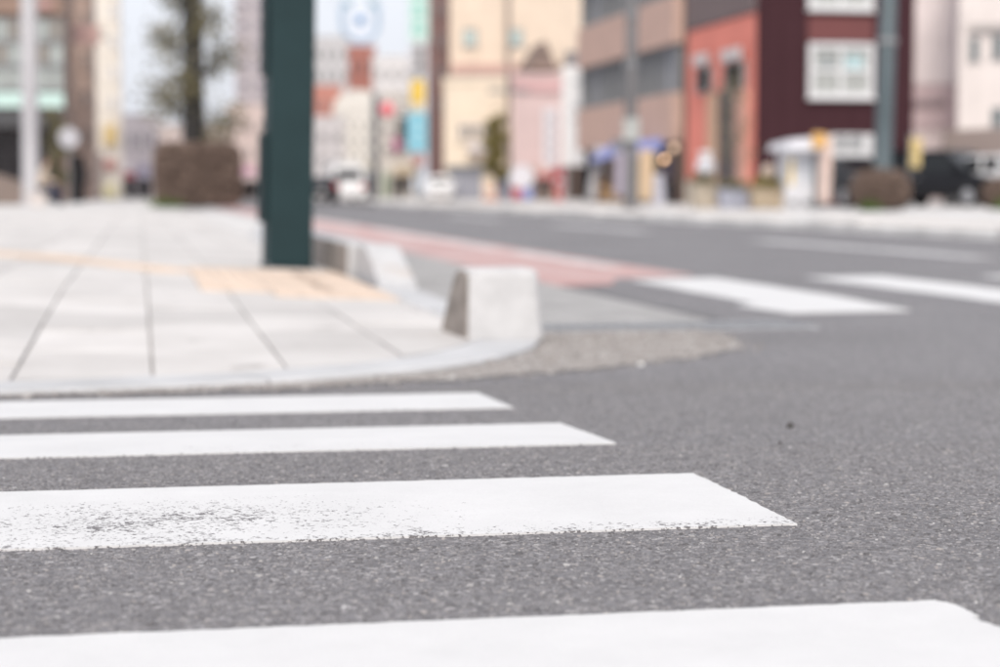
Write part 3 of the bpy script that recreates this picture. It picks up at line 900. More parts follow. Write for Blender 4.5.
def tree(label, px, Y, ground, trunk_r, height, m_trunk, leafs, limbs=9, spread=1.6, zlo=.4, n=2500, lsize=.09, group='street trees', zhi=1.0):
    b = at(px, 200, Y); b.z = ground
    t = thing('street_tree', label, 'tree', b, 0, group)
    MB().tube([(0, 0, -.05), (.02, 0, height * .25), (-.03, .03, height * .6), (.02, 0, height)], [trunk_r * 1.15, trunk_r, trunk_r * .85, trunk_r * .4], 12).build('trunk', m_trunk, t, 0, True)
    P = []
    for k in range(limbs):
        z = height * (zlo + (zhi - zlo) * (k + .5) / limbs)
        an = k * 2.4 + random.uniform(-.4, .4); L = spread * random.uniform(.6, 1.1) * (1.15 - .5 * z / height)
        e = Vector((math.cos(an) * L, math.sin(an) * L, z + L * .7))
        m_ = Vector((math.cos(an) * L * .5, math.sin(an) * L * .5, z + L * .25))
        MB().tube([(0, 0, z - .1), m_, e], [trunk_r * .3, trunk_r * .18, trunk_r * .06], 6).build('limb', m_trunk, t, 0, True)
        for s_ in range(3):
            c = np.array(m_.lerp(e, s_ / 2)); kk = n // limbs // 3
            P.append(c + rng.normal(0, .26 * spread, (kk, 3)) * np.array([1, 1, .9]))
    q = np.concatenate(P); q = q[q[:, 2] > .5]
    foliage('crown', t, q, lsize, leafs)
    return t
tree('tall dark trunk with thin olive foliage rising behind the large hedge', 194, 54, zs, .29, 16.0, M_TRUNK, L_DULL, 22, 1.15, .09, 8500, .085, zhi=.9)
tree('slim olive-leaved tree in front of the cream building', 496, 84, Z0 + .09, .09, 3.5, M_TRUNK, L_OLIVE, 9, .5, .25, 2600, .09)
tree('narrow green tree beside the round white sign on the left', 58, 66, zs, .07, 3.0, M_BARK2, L_DULL, 8, .38, .2, 1800, .08)
tree('small bare grey tree in front of the coral building', 733, 47, Z0 + .09, .05, 3.1, M_BARK2, L_DULL, 12, .5, .3, 420, .05)

# ------------------------------------------------------------------ buildings
class Bld:
    """building in the street frame: local x = across (w), y = along the street (u), z up; front faces the crossing"""
    def __init__(s, name, label, px0, px1, Y, ytop, depth, ground, rz=None, cat='building', group=None):
        s.rz = A if rz is None else (math.atan((500 - px0) / F_PX) if rz == 'ray' else rz)
        s.n = Vector((-math.sin(s.rz), math.cos(s.rz), 0)); s.r = Vector((math.cos(s.rz), math.sin(s.rz), 0))
        p = at(px0, 190, Y); s.o = Vector((p.x, p.y, ground))
        s.t = thing(name, label, cat, s.o, s.rz, group)
        s.w = s.front(px1, 190)[0]; s.h = s.front((px0 + px1) / 2, ytop)[1]; s.d = depth
    def front(s, px, py, off=0):
        d = ray(px, py); c = Vector((0, 0, CAM_H))
        t = (s.o - c + s.n * off).dot(s.n) / d.dot(s.n)
        q = c + d * t - s.o
        return q.dot(s.r), q.z
    def side(s, px, py):
        d = ray(px, py); c = Vector((0, 0, CAM_H))
        t = (s.o - c).dot(s.r) / d.dot(s.r)
        q = c + d * t - s.o
        return q.dot(s.n), q.z
    def wall(s, m, h=None, name='wall'):
        return box_part(name, m, s.t, 0, s.w, 0, s.d, -.3, h or s.h)
    def fbox(s, name, m, px0, px1, py0, py1, t0=.02, par=None, back=0.0, bevel=0):
        """box on the front wall covering the pixel rectangle, standing t0 proud"""
        x0, z1 = s.front(px0, py0); x1, z0 = s.front(px1, py1)
        return box_part(name, m, par or s.t, min(x0, x1), max(x0, x1), -t0, -.003 + back, max(z0, 0.0), z1, bevel)
    def win(s, px0, px1, py0, py1, mf, mg, bars=1, fw=.07, rows=1, t0=.07):
        x0, z1 = s.front(px0, py0); x1, z0 = s.front(px1, py1)
        mb = MB()
        mb.box(x0, x1, -t0, -.003, z0, z0 + fw).box(x0, x1, -t0, -.003, z1 - fw, z1)
        mb.box(x0, x0 + fw, -t0, -.003, z0 + fw, z1 - fw).box(x1 - fw, x1, -t0, -.003, z0 + fw, z1 - fw)
        f = mb.build('window', mf, s.t)
        MB().box(x0 + fw, x1 - fw, -.025, -.004, z0 + fw, z1 - fw).build('pane', mg, f)
        for k in range(bars):
            x = x0 + (x1 - x0) * (k + 1) / (bars + 1)
            MB().box(x - fw * .4, x + fw * .4, -t0 * .8, -.026, z0 + fw, z1 - fw).build('mullion', mf, f)
        for k in range(1, rows):
            z = z0 + (z1 - z0) * k / rows
            MB().box(x0 + fw, x1 - fw, -t0 * .7, -.027, z - fw * .4, z + fw * .4).build('transom', mf, f)
        MB().box(x0 - .04, x1 + .04, -t0 - .05, -.004, z0 - .06, z0 - .002).build('sill', mf, f)
        return f
    def swin(s, y0, y1, z0, z1, mf, mg, bars=1, fw=.07, t0=.06):
        mb = MB()
        mb.box(-t0, -.003, y0, y1, z0, z0 + fw).box(-t0, -.003, y0, y1, z1 - fw, z1)
        mb.box(-t0, -.003, y0, y0 + fw, z0 + fw, z1 - fw).box(-t0, -.003, y1 - fw, y1, z0 + fw, z1 - fw)
        f = mb.build('window', mf, s.t)
        MB().box(-.025, -.004, y0 + fw, y1 - fw, z0 + fw, z1 - fw).build('pane', mg, f)
        for k in range(bars):
            y = y0 + (y1 - y0) * (k + 1) / (bars + 1)
            MB().box(-t0 * .8, -.026, y - fw * .4, y + fw * .4, z0 + fw, z1 - fw).build('mullion', mf, f)
        return f
    def sbox(s, name, m, y0, y1, z0, z1, t0=.03, par=None):
        return box_part(name, m, par or s.t, -t0, -.003, y0, y1, z0, z1)
    def parapet(s, m, h=.25, o=.06):
        mb = MB()
        mb.box(-o, s.w + o, -o, .2, s.h + .002, s.h + h).box(-o, s.w + o, s.d - .2, s.d + o, s.h + .002, s.h + h)
        mb.box(-o, .2, .2, s.d - .2, s.h + .002, s.h + h).box(s.w - .2, s.w + o, .2, s.d - .2, s.h + .002, s.h + h)
        return mb.build('parapet', m, s.t)
GF = Z0 + .09
def wallm(name, c, var=.07, sc=1.2, rough=.8): return mat(name, c, rough, var, sc, .15, 12)
M_WHITE = mat('white_frame', (.64, .64, .65), .5, .05)
M_GL = glass('window_glass', (.10, .13, .14))
M_GLT = glass('teal_glass', (.45, .55, .53))
M_DARK = mat('dark_opening', (.022, .02, .022), .9, .3, 2, spec=.1)
M_GREY = mat('grey_metal', (.22, .225, .235), .5, .1, 3)

# maroon building, right
b = Bld('maroon_building', 'dark maroon clad building with white framed windows', 755, 912, 52, -60, 6.6, GF)
M_MAR = mat('maroon_siding', (.050, .0205, .0255), .85, .07, 1.2, .15, 12, spec=.15)
b.wall(M_MAR); b.parapet(M_MAR)
b.fbox('red_panel', wallm('red_panel', (.14, .045, .045)), 808, 873, 16, 42, .03)
M_CUR = mat('curtain', (.36, .37, .36), .6, .1, 3)
for dy in (0, -88):
    f = b.win(808, 872, 43 + dy, 98 + dy, M_WHITE, M_CUR, 1, .13, 2, .12)
    for (pa, pb, m_) in ((818, 836, glass('grey_pane', (.26, .28, .28))), (844, 862, glass('teal_pane', (.34, .47, .49)))):
        x0, z1 = b.front(pa, 56 + dy); x1, z0 = b.front(pb, 70 + dy)
        MB().box(x0, x1, -.05, -.028, z0, z1).build('pane', m_, f)
for k in range(9):
    x = b.w * (k + .5) / 9
    MB().box(x - .02, x + .02, -.025, -.003, 0, b.h - .01).build('siding_batten', M_MAR, b.t)
sh = b.fbox('garage_shutter', mat('white_shutter', (.58, .58, .59), .5, .06), 830, 872, 134, 182, .04)
x0, z1 = b.front(830, 134); x1, z0 = b.front(872, 182)
for k in range(8):
    z = z0 + (z1 - z0) * (k + .5) / 8
    MB().box(x0 + .02, x1 - .02, -.065, -.041, z - .05, z + .03).build('shutter_slat', mat('white_shutter', ()), sh)
for (a0, a1) in ((836, 845), (850, 860)):
    b.fbox('vent_window', M_GREY, a0, a1, 136, 149, .09)
# street-side facade in coral
M_COR = wallm('coral_render', (.70, .225, .175))
ytop = b.side(722, 22)[1]
b.sbox('coral_facade', M_COR, .02, b.d - .02, 0, b.front(755, 12)[1], .014)
b.sbox('upper_band', wallm('upper_band', (.16, .12, .12)), .02, b.d - .02, b.front(755, 11)[1] + .01, b.h, .06)
for (pa, pb, ya, yb) in ((701, 714, 68, 92), (729, 747, 64, 92)):
    y1, zt = b.side(pa, ya); y0, zb = b.side(pb, yb)
    f = b.swin(y0, y1, zb, zt, M_GREY, M_DARK, 0, .06, .16)
    MB().box(-.26, -.17, y0 - .05, y1 + .05, zt + .03, zt + .36).build('awning', mat('awning_cloth', (.55, .52, .52), .8), f, .06)
for (pa, pb, ya, yb, c, nm) in ((712, 722, 95, 170, (.55, .35, .24), 'timber_trim'), (722, 738, 92, 180, (.075, .06, .065), 'entrance_bay'), (738, 750, 90, 150, (.55, .30, .24), 'timber_trim')):
    y1, zt = b.side(pa, ya); y0, zb = b.side(pb, yb)
    b.sbox(nm, mat('trim_%d' % pa, c, .7), y0, y1, 0, zt, .16 if nm != 'entrance_bay' else .14)
y1, zt = b.side(692, 182); y0, zb = b.side(714, 205)
b.sbox('stone_plinth', mat('plinth_stone', (.52, .46, .38), .85, .2, 4), y0, y1, 0, .75, .22)

# brown office building along the street
b = Bld('brown_building', 'brown clad office block with long window bands and shops below', 690, 760, 65, -70, 15.5, GF)
M_BRN = wallm('brown_cladding', (.54, .37, .31))
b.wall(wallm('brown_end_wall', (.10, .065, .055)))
zz = [0, 2.1, 3.75, 5.4, 7.0, 8.65, 10.2]
b.sbox('shop_void', M_DARK, .3, b.d - .1, 0, 2.1, .02)
for z0, z1 in ((2.11, 3.74), (5.41, 7.0), (8.66, b.h)):
    b.sbox('cladding_band', M_BRN, .9, b.d, z0, z1, .35)
for z0, z1 in ((3.75, 5.40), (7.01, 8.65)):
    for k in range(8):
        y0 = 1.0 + k * (b.d - 1.0) / 8
        b.swin(y0 + .03, y0 + (b.d - 1.0) / 8 - .03, z0, z1, M_GREY, glass('band_glass', (.30, .31, .33)) if k % 3 else glass('blue_glass', (.55, .57, .66)), 1, .08, .2)
for k in range(6):
    y0 = .4 + k * 2.5
    b.sbox('shop_pier', mat('pier', (.16, .11, .09), .7), y0, y0 + .3, 0, 2.1, .3)
# awnings and lamps of the shop
for k, (y0, y1) in enumerate(((2.2, 5.6), (7.6, 9.4))):
    MB().hexa([(-1.25, y0, 1.55), (-.36, y0, 1.8), (-.36, y1, 1.8), (-1.25, y1, 1.55)], [(-1.25, y0, 1.62), (-.36, y0, 2.25), (-.36, y1, 2.25), (-1.25, y1, 1.62)]).build('blue_awning', mat('blue_cloth', (.25, .29, .58), .8, .15), b.t)
MB().box(-1.2, -.36, 5.7, 6.0, 1.9, 2.3).build('sign_bracket', M_GREY, b.t)
lamp = thing('shop_lamp', 'small glowing round lamp hanging at the dark shop entrance', 'lamp', at(665.5, 160, 64.2))
MB().lathe([(.02, -.10), (.085, -.07), (.11, 0), (.085, .07), (.02, .10)], 16).build('bulb', mat('lamp_glow', (1, .62, .35), .5, 0, emit=3.5), lamp, 0, True)
MB().tube([(0, 0, .1), (0, 0, .6)], .008, 6).build('cord', M_DARK, lamp)
MB().lathe([(.05, .09), (.03, .13), (.01, .14)], 12).build('cap', M_GREY, lamp)
lamp2 = thing('shop_lamp', 'second dim lamp at the shop entrance, above right of the glowing one', 'lamp', at(674, 148, 64.4))
MB().lathe([(.02, -.10), (.085, -.07), (.11, 0), (.085, .07), (.02, .10)], 16).build('bulb', mat('lamp_dim', (1, .7, .5), .5, 0, emit=.6), lamp2, 0, True)
MB().tube([(0, 0, .1), (0, 0, .5)], .008, 6).build('cord', M_DARK, lamp2)

# pink and pale buildings, right edge
b = Bld('pink_building', 'pale pink ribbed building behind the maroon one', 905, 970, 75, -70, 10, GF, 'ray')
M_PNK = wallm('pink_wall', (.68, .58, .57))
b.wall(M_PNK); b.parapet(M_PNK)
for k in range(9):
    px = 912 + k * 5.5
    b.fbox('rib', wallm('pink_rib', (.76, .68, .68)), px, px + 2.2, -68, 84, .12)
b.fbox('lower_band', wallm('mauve_band', (.54, .42, .43)), 910, 961, 86, 128, .1)
b.fbox('ledge', wallm('mauve_dark', (.33, .26, .27)), 912, 945, 99, 105, .25)
b = Bld('cream_house', 'pale cream house with dark windows at the right frame edge', 956, 1050, 70, -60, 10, GF, 'ray')
M_CRH = wallm('cream_render', (.66, .60, .58))
b.wall(M_CRH); b.parapet(M_CRH)
for r_ in ((970, 979, 38, 60), (993, 1004, 35, 58), (992, 1004, 108, 126)):
    b.win(*r_, M_GREY, M_GL, 0, .05, 1, .05)
b.fbox('cornice', wallm('cornice_grey', (.40, .37, .36)), 970, 1050, 25, 30, .2)
b = Bld('carport', 'brown flat-roofed carport above the dark parked car', 940, 1040, 54, 130, 5, GF, 'ray', cat='carport')
M_CP = wallm('carport_brown', (.25, .20, .185))
MB().hexa([(0, 0, b.front(950, 150)[1]), (b.w, 0, b.front(990, 160)[1]), (b.w, b.d, b.front(990, 160)[1]), (0, b.d, b.front(950, 150)[1])],
          [(.1, 0, b.h), (b.w, 0, b.h + .1), (b.w, b.d, b.h + .1), (.1, b.d, b.h)]).build('roof', M_CP, b.t)
for x in (.3, b.w - .2):
    for y in (.3, b.d - .3): MB().box(x - .06, x + .06, y - .06, y + .06, 0, b.front(950, 152)[1]).build('post', M_GREY, b.t)
box_part('back_wall', wallm('carport_dark', (.08, .075, .08)), b.t, .1, b.w, b.d, b.d + .1, 0, b.front(950, 152)[1])

# white tall sign tower, pink house, cream blocks in the middle
b = Bld('sign_tower', 'tall white sign panel beside the brown office block', 562, 592, 84, 66, .5, GF, 'ray', cat='sign')
M_SW = mat('sign_white', (.80, .795, .80), .6, .05)
zb = b.front(570, 166)[1]
box_part('panel', M_SW, b.t, 0, b.w, 0, b.d, zb, b.h, .03)
for x in (.2, b.w - .2): MB().box(x - .08, x + .08, .15, .35, 0, zb).build('post', M_GREY, b.t)
for (y0, y1) in ((80, 84), (104, 110), (118, 122)): b.fbox('mark', mat('pale_mark', (.55, .56, .57), .6), 571, 583, y0, y1, .02)
B_PSH = b = Bld('pink_shop', 'small pale pink shop building with brick base', 512, 566, 92, 78, 8, GF, 'ray')
b.wall(wallm('pink_shop_wall', (.56, .43, .42))); b.parapet(wallm('pink_shop_wall', ()))
b.fbox('fascia', wallm('rose_fascia', (.56, .36, .36)), 513, 565, 80, 92, .15)
b.fbox('sign_strip', mat('grey_white', (.60, .57, .59), .6), 543, 557, 108, 168, .2)
for y0 in (116, 128, 140, 152): b.fbox('mark', mat('grey_mark', (.38, .36, .40), .6), 548, 553, y0, y0 + 7, .23)
b.fbox('brick_base', mat('tan_brick', (.42, .30, .24), .8, .2, 3), 520, 560, 168, 205, .1)
b.fbox('door', mat('door_dark', (.12, .10, .10), .6), 526, 536, 176, 205, .14)
b = Bld('cream_block', 'tall cream apartment wall with two small teal windows', 450, 590, 104, -80, 12, GF, 'ray')
M_CRB = wallm('cream_wall', (.66, .55, .45))
b.wall(M_CRB); b.parapet(M_CRB)
b.fbox('red_fascia', wallm('rust_fascia', (.50, .33, .29)), 452, 545, 64, 74, .2)
b.fbox('string_course', wallm('grey_fascia', (.48, .42, .38)), 452, 590, 75, 80, .25)
b.win(463, 477, 29, 46, M_GREY, M_GLT, 1, .08, 1, .06); b.win(509, 523, 29, 46, M_GREY, M_GLT, 1, .08, 1, .06)
b.fbox('dark_shopfront', M_DARK, 560, 592, 165, 206, .1)
b.fbox('shop_pillar', mat('pier', (.16, .11, .09), .7), 572, 577, 165, 206, .3)
b.fbox('rooftop_box', mat('roof_box', (.20, .19, .20), .7), 565, 585, 52, 66, .4)
b.fbox('down_pipe', wallm('pipe', (.42, .35, .30)), 505, 508, -78, 64, .15)
roof = thing('gable_roof', 'dark little gabled roof over the pink shop', 'roof', at(545, 62, 96), A)
q0 = at(530, 62, 96); sc_ = 96 / F_PX
MB().add([(-14 * sc_, 0, -.05), (10 * sc_, 0, -.05), (1 * sc_, 0, 21 * sc_), (-14 * sc_, 3, -.05), (10 * sc_, 3, -.05), (1 * sc_, 3, 21 * sc_)],
         [(0, 1, 2), (3, 5, 4), (0, 3, 4, 1), (1, 4, 5, 2), (2, 5, 3, 0)]).build('gable', mat('roof_brown', (.19, .14, .12), .8), roof)
MB().box(-15 * sc_, 19 * sc_, -.1, 3.1, -.35, -.06).build('eave', mat('eave_brown', (.28, .21, .18), .8), roof)
for x in (-12, 16):
    MB().box(x * sc_ - .1, x * sc_ + .1, 1.2, 1.4, -(at(545, 62, 96).z - b.o.z) + 4.9, -.36).build('post', M_GREY, roof)
b = Bld('cream_shop', 'low cream shop with dark lettered sign above a grey shutter', 444, 506, 96, 84, 7, GF, 'ray')
b.wall(wallm('cream_shop_wall', (.72, .62, .50))); b.parapet(wallm('cream_shop_wall', ()), .3)
b.fbox('sign_board', mat('board_pale', (.68, .60, .52), .6), 456, 500, 121, 142, .15)
for k, x in enumerate((460, 467, 474, 482, 489)):
    x0_, z1_ = b.front(x, 126); x1_, z0_ = b.front(x + 4.5, 138)
    mk = MB().box(x0_, x1_, -.19, -.151, z0_ + (z1_ - z0_) * .55, z1_).box(x0_ + (x1_ - x0_) * .2, x0_ + (x1_ - x0_) * .9, -.19, -.151, z0_, z0_ + (z1_ - z0_) * .54)
    mk.build('letter_mark', mat('dark_letter', (.10, .10, .11), .6), b.t)
b.fbox('canopy', mat('canopy_pale', (.62, .58, .58), .6), 468, 494, 144, 152, .8)
b.fbox('base_band', mat('blue_grey', (.16, .17, .19), .6), 446, 500, 166, 172, .25)
sh = b.fbox('shutter', mat('shutter_grey', (.30, .31, .36), .5), 450, 482, 172, 205, .06)
for k in range(5):
    x0_, z1_ = b.front(451, 174 + k * 6); x1_, z0_ = b.front(481, 178 + k * 6)
    MB().box(x0_, x1_, -.085, -.061, max(z0_, .05), max(z1_, .1)).build('shutter_slat', mat('shutter_grey', ()), sh)
b = Bld('mauve_building', 'narrow dark mauve brown building behind the stacked signs', 428, 454, 118, -80, 14, GF, 'ray')
b.wall(wallm('mauve_wall', (.21, .13, .125))); b.parapet(wallm('mauve_wall', ()))
for k in range(6): b.win(434, 448, -62 + k * 32, -48 + k * 32, wallm('mauve_frame', (.24, .16, .15)), glass('mauve_glass', (.17, .12, .12)), 0, .07)
# stacked vertical signs on a post
st = thing('sign_stack', 'stack of vertical teal, white, yellow and blue signs on a post', 'sign', (at(418, 190, 108).x, 108, GF), A)
sc_ = 108 / F_PX
def zpx(py, Y): return at(418, py, Y).z - GF
MB().box(-.1, .1, .05, .25, 0, zpx(-60, 108)).build('post', M_GREY, st)
def sp_(name, c, x0, x1, y0, y1, t=.0, rough=.6):
    return MB().box((x0 - 418) * sc_, (x1 - 418) * sc_, -.2 - t, .04, zpx(y1, 108), zpx(y0, 108)).build(name, mat('sgn_%s_%d' % (name, int(y0)), c, rough), st, .02)
sg = sp_('teal_sign', (.58, .74, .72), 409, 429, -55, 42)
for k in range(5):
    y = -50 + k * 18
    MB().box(-5 * sc_, 5 * sc_, -.24, -.2, zpx(y + 4, 108), zpx(y + 1, 108)).box(-5 * sc_, -2.5 * sc_, -.24, -.2, zpx(y + 13, 108), zpx(y + 4.4, 108)).box(1 * sc_, 6 * sc_, -.24, -.2, zpx(y + 12, 108), zpx(y + 6, 108)).build('letter_mark', mat('teal_letter', (.22, .58, .53), .6), sg)
sg = sp_('white_sign', (.62, .62, .66), 410, 427, 44, 76)
for k in range(3):
    y = 47 + k * 10
    MB().box(-5 * sc_, 6 * sc_, -.24, -.2, zpx(y + 3, 108), zpx(y, 108)).box(-2 * sc_, 5 * sc_, -.24, -.2, zpx(y + 8, 108), zpx(y + 5, 108)).build('letter_mark', mat('dark_letter', ()), sg)
sp_('yellow_sign', (.75, .52, .08), 411, 425, 80, 103)
sp_('cream_sign', (.68, .60, .45), 411, 425, 104, 111)
sg = sp_('blue_sign', (.20, .52, .68), 407, 427, 113, 152)
for k in range(3): MB().box(-4 * sc_, 3 * sc_, -.24, -.2, zpx(125 + k * 10, 108), zpx(119 + k * 10, 108)).build('letter_mark', mat('light_blue_letter', (.42, .66, .76), .6), sg)
rdisc = MB().lathe([(.02, -.05), (7 * sc_, -.05), (7 * sc_, .05), (.02, .05)], 20).build('red_disc', mat('dull_red', (.42, .25, .24), .6), st)
o = rdisc; o.location = (0, -.1, zpx(160, 108)); o.rotation_euler = (math.pi / 2, 0, 0)

# far centre buildings
def simple(name, label, px0, px1, ytop, Y, c, rows=5, cols=3, cw=None, depth=10, fw=.08, g=GF, group=None, y0=None, y1=195):
    b = Bld(name, label, px0, px1, Y, ytop, depth, g, 'ray' if px0 > 150 else None, group=group)
    m = wallm(name + '_wall_%d' % px0, c); b.wall(m); b.parapet(m)
    ya = max(ytop, -70) + 6 if y0 is None else y0
    gl = glass('far_glass_%d' % px0, tuple(x * .45 for x in (cw or c)))
    for r_ in range(rows):
        for k in range(cols):
            wx = (px1 - px0) / cols; hy = (y1 - ya) / rows
            b.win(px0 + wx * (k + .22), px0 + wx * (k + .78), ya + hy * (r_ + .2), ya + hy * (r_ + .75), wallm(name + '_frame', tuple(min(.75, x * 1.08) for x in c)), gl, 0, fw)
    return b
simple('grey_tower', 'pale grey tower behind the green column', 312, 352, 38, 230, (.56, .55, .56), 7, 4)
simple('brick_tower', 'red brick tower standing above the pale roofs', 349, 376, 48, 200, (.36, .15, .12), 5, 3, (.30, .15, .13))
simple('pale_office', 'pale concrete office block right of the brick tower', 373, 412, 58, 185, (.62, .60, .60), 6, 3)
simple('rust_house', 'rust red house just right of the green column', 308, 342, 88, 165, (.45, .20, .16), 4, 3, (.30, .22, .22))
B_ARC = b = simple('white_arcade', 'cream white building with rounded roof and gridded windows', 334, 384, 112, 140, (.68, .65, .61), 5, 5, (.42, .41, .42))
pts = [(0, b.h + .26)] + [(b.w * (.5 - .5 * math.cos(math.pi * k / 14)), b.h + .26 + 1.35 * math.sin(math.pi * k / 14)) for k in range(1, 14)] + [(b.w, b.h + .26)]
MB().prism_y(pts, .1, 6).build('round_roof', wallm('white_arcade_wall_334', ()), b.t)
BW = simple('white_shop_house', 'off-white shop house between the dark pole and the blue sign', 380, 412, 96, 128, (.66, .63, .60), 3, 2, (.5, .45, .48), y1=160)
b = BW
b.fbox('dark_panel', mat('panel_black', (.06, .06, .065), .6), 397, 406, 118, 138, .5)
b.fbox('magenta_sign', mat('magenta', (.50, .16, .32), .6), 393, 400, 138, 151, .45)
b.fbox('tan_awning', mat('tan_awning', (.52, .44, .33), .7), 393, 416, 166, 176, 1.0)
b.fbox('door', M_DARK, 399, 406, 178, 203, .1)
b.fbox('green_panel', mat('green_panel', (.25, .33, .24), .6), 383, 389, 172, 203, .15)
b.fbox('shop_window', glass('shop_glass', (.20, .18, .17)), 390, 397, 178, 203, .08)
simple('street_end_building', 'pale grey block at the street level behind the parked cars', 300, 345, 120, 120, (.55, .53, .55), 3, 3, (.42, .40, .42))
# left side
b = Bld('glass_building', 'brown building with pale green glass front at the left edge', -40, 66, 74, -70, 12, zs)
b.wall(wallm('brown_frame', (.24, .165, .13)))
M_CURT = glass('curtain_glass', (.40, .44, .42), .2)
for r_ in range(3):
    for k in range(7):
        px = -34 + k * 14; py = 18 + r_ * 24
        b.win(px, px + 13.4, py, py + 23.4, M_GREY, M_CURT if (k + r_) % 3 else glass('curtain_brown', (.26, .23, .19), .2), 1, .06)
b.fbox('teal_band', mat('teal_band', (.50, .66, .62), .4), -38, 64, 92, 108, .16)
b.fbox('lintel', mat('lintel_dark', (.055, .055, .06), .6), -38, 64, 110, 128, .3)
b.fbox('dark_shopfront', M_DARK, -38, 63, 129, 204, .1)
for k in range(7): b.fbox('shopfront_bar', M_GREY, -36 + k * 14, -35 + k * 14, 129, 204, .14)
b.fbox('brown_beam', wallm('brown_beam', (.28, .19, .15)), -38, 64, 3, 14, .25)
b.fbox('red_sign', mat('dull_red', ()), 38, 52, 2, 9, .35)
wl = thing('low_wall', 'sloping brown low wall at the left edge', 'wall', (at(-14, 190, 60).x, 60, zs), A)
k = 60 / F_PX
MB().add([(-20 * k, 0, 0), (38 * k, 0, 0), (38 * k, 0, 20 * k), (-20 * k, 0, 38 * k), (-20 * k, .4, 0), (38 * k, .4, 0), (38 * k, .4, 20 * k), (-20 * k, .4, 38 * k)],
         [(0, 1, 2, 3), (4, 7, 6, 5), (0, 4, 5, 1), (1, 5, 6, 2), (2, 6, 7, 3), (3, 7, 4, 0)]).build('masonry', wallm('low_wall_brown', (.21, .165, .145)), wl)
MB().add([(-21 * k, -.03, 38.1 * k), (38.5 * k, -.03, 20.1 * k), (38.5 * k, -.03, 22.1 * k), (-21 * k, -.03, 40.1 * k), (-21 * k, .43, 38.1 * k), (38.5 * k, .43, 20.1 * k), (38.5 * k, .43, 22.1 * k), (-21 * k, .43, 40.1 * k)],
         [(0, 1, 2, 3), (4, 7, 6, 5), (0, 4, 5, 1), (1, 5, 6, 2), (2, 6, 7, 3), (3, 7, 4, 0)]).build('coping', wallm('coping', (.24, .19, .17)), wl)
simple('brown_house', 'narrow brown house between the glass front and the cream building', 62, 93, -40, 92, (.34, .25, .21), 6, 2, (.30, .28, .28), g=zs)
b = simple('cream_tower', 'tall cream white building left of the sky gap', 84, 122, -75, 110, (.68, .63, .57), 7, 2, (1.15, 1.12, 1.12), g=zs, y1=150)
b.fbox('yellow_sign', mat('amber_sign', (.58, .43, .20), .6), 104, 117, 125, 145, .4)
b.fbox('red_sign', mat('dull_red2', (.40, .17, .16), .6), 104, 116, 160, 169, .4)
b.fbox('yellow_panel', mat('pale_yellow', (.55, .50, .32), .6), 103, 117, 184, 198, .3)
b.fbox('shop_pier', wallm('pier_grey', (.28, .24, .23)), 96, 102, 152, 202, .3)
b.fbox('shop_pier', wallm('pier_tan', (.42, .36, .32)), 86, 95, 152, 202, .3)
sgn = thing('projecting_sign', 'pink projecting sign on the brown house at upper left', 'sign', at(86, 34, 88), A)
MB().box(-.55, .6, -.1, .1, -.45, .4).build('sign_face', mat('pink_sign', (.55, .36, .33), .6), sgn, .03)
MB().box(.6, .9, -.03, .03, -.2, -.1).box(.6, .9, -.03, .03, .1, .2).build('bracket', M_GREY, sgn)
B_LOW = simple('low_shops', 'row of low shop fronts at the end of the left pavement', 112, 160, 118, 128, (.50, .46, .48), 2, 4, (.30, .28, .33), g=zs)
simple('far_white_house', 'small pale house behind the large hedge', 155, 250, 128, 150, (.52, .44, .42), 2, 6, (.36, .32, .36), g=zs)
b = simple('apartment_tower', 'grey and pink apartment tower left of the green column', 236, 268, -75, 210, (.42, .38, .40), 13, 2, (.28, .29, .36), g=zs, fw=.2)
B_PINK = simple('pink_house', 'pale pink house showing between hedge and green column', 228, 268, 108, 120, (.60, .50, .48), 3, 3, (.45, .40, .42), g=zs)

# shop fronts at street level
def shopfront(b, px0, px1, awn, sign, yt=170, yb=203):
    n = max(2, int((px1 - px0) / 9))
    f = b.fbox('shopfront', M_DARK, px0, px1, yt + 9, yb, .10)
    for k in range(n + 1):
        px = px0 + (px1 - px0) * k / n
        b.fbox('shopfront_bar', M_GREY, px - .5, px + .5, yt + 9, yb, .16)
    b.fbox('awning', mat('awn_%d' % px0, awn, .8, .15), px0 - 1, px1 + 1, yt + 3, yt + 8.5, .9)
    b.fbox('shop_sign', mat('shs_%d' % px0, sign, .6, .1), px0 + 1, px1 - 2, yt - 5, yt + 2, .25)
shopfront(B_LOW, 116, 134, (.40, .12, .14), (.62, .60, .62)); shopfront(B_LOW, 138, 150, (.45, .42, .50), (.30, .28, .40))
shopfront(B_PINK, 239, 257, (.60, .50, .50), (.48, .28, .40), 172); shopfront(B_ARC, 346, 372, (.30, .32, .34), (.55, .50, .42), 168)
shopfront(B_PSH, 538, 550, (.52, .20, .20), (.62, .5, .48), 170)
# ------------------------------------------------------------------ poles and signs
def pole(name, label, px, Y, r0, r1, h, ground, m, lean=0.0, group='poles along the street', bands=()):
    p = at(px, 195, Y); p.z = ground
    t = thing(name, label, 'pole', p, 0, group)
    t.rotation_euler = (0, lean, 0)
    MB().lathe([(r0 * 1.25, -.02), (r0 * 1.25, .06), (r0, .1), (r0 * .97, h * .3), (r1, h)], 20).build('shaft', m, t, 0, True)
    for z in bands:
        MB().lathe([(r0 * 1.12, z), (r0 * 1.12, z + .12)], 20).build('band', M_GREY, t)
    return t
M_CONC = mat('pole_concrete', (.14, .135, .14), .7, .12, 4)
M_TEAL = mat('pole_teal', (.07, .095, .107), .5, .1, 4)
t = pole('utility_pole', 'grey concrete utility pole in front of the brown office block', 630, 44, .14, .12, 8, GF, M_CONC, R(.3), bands=(1.5, 3.2, 4.3))
MB().box(-.18, .18, -.24, -.17, 1.55, 2.05).build('notice_board', mat('notice_grey', (.36, .37, .36), .7), t)
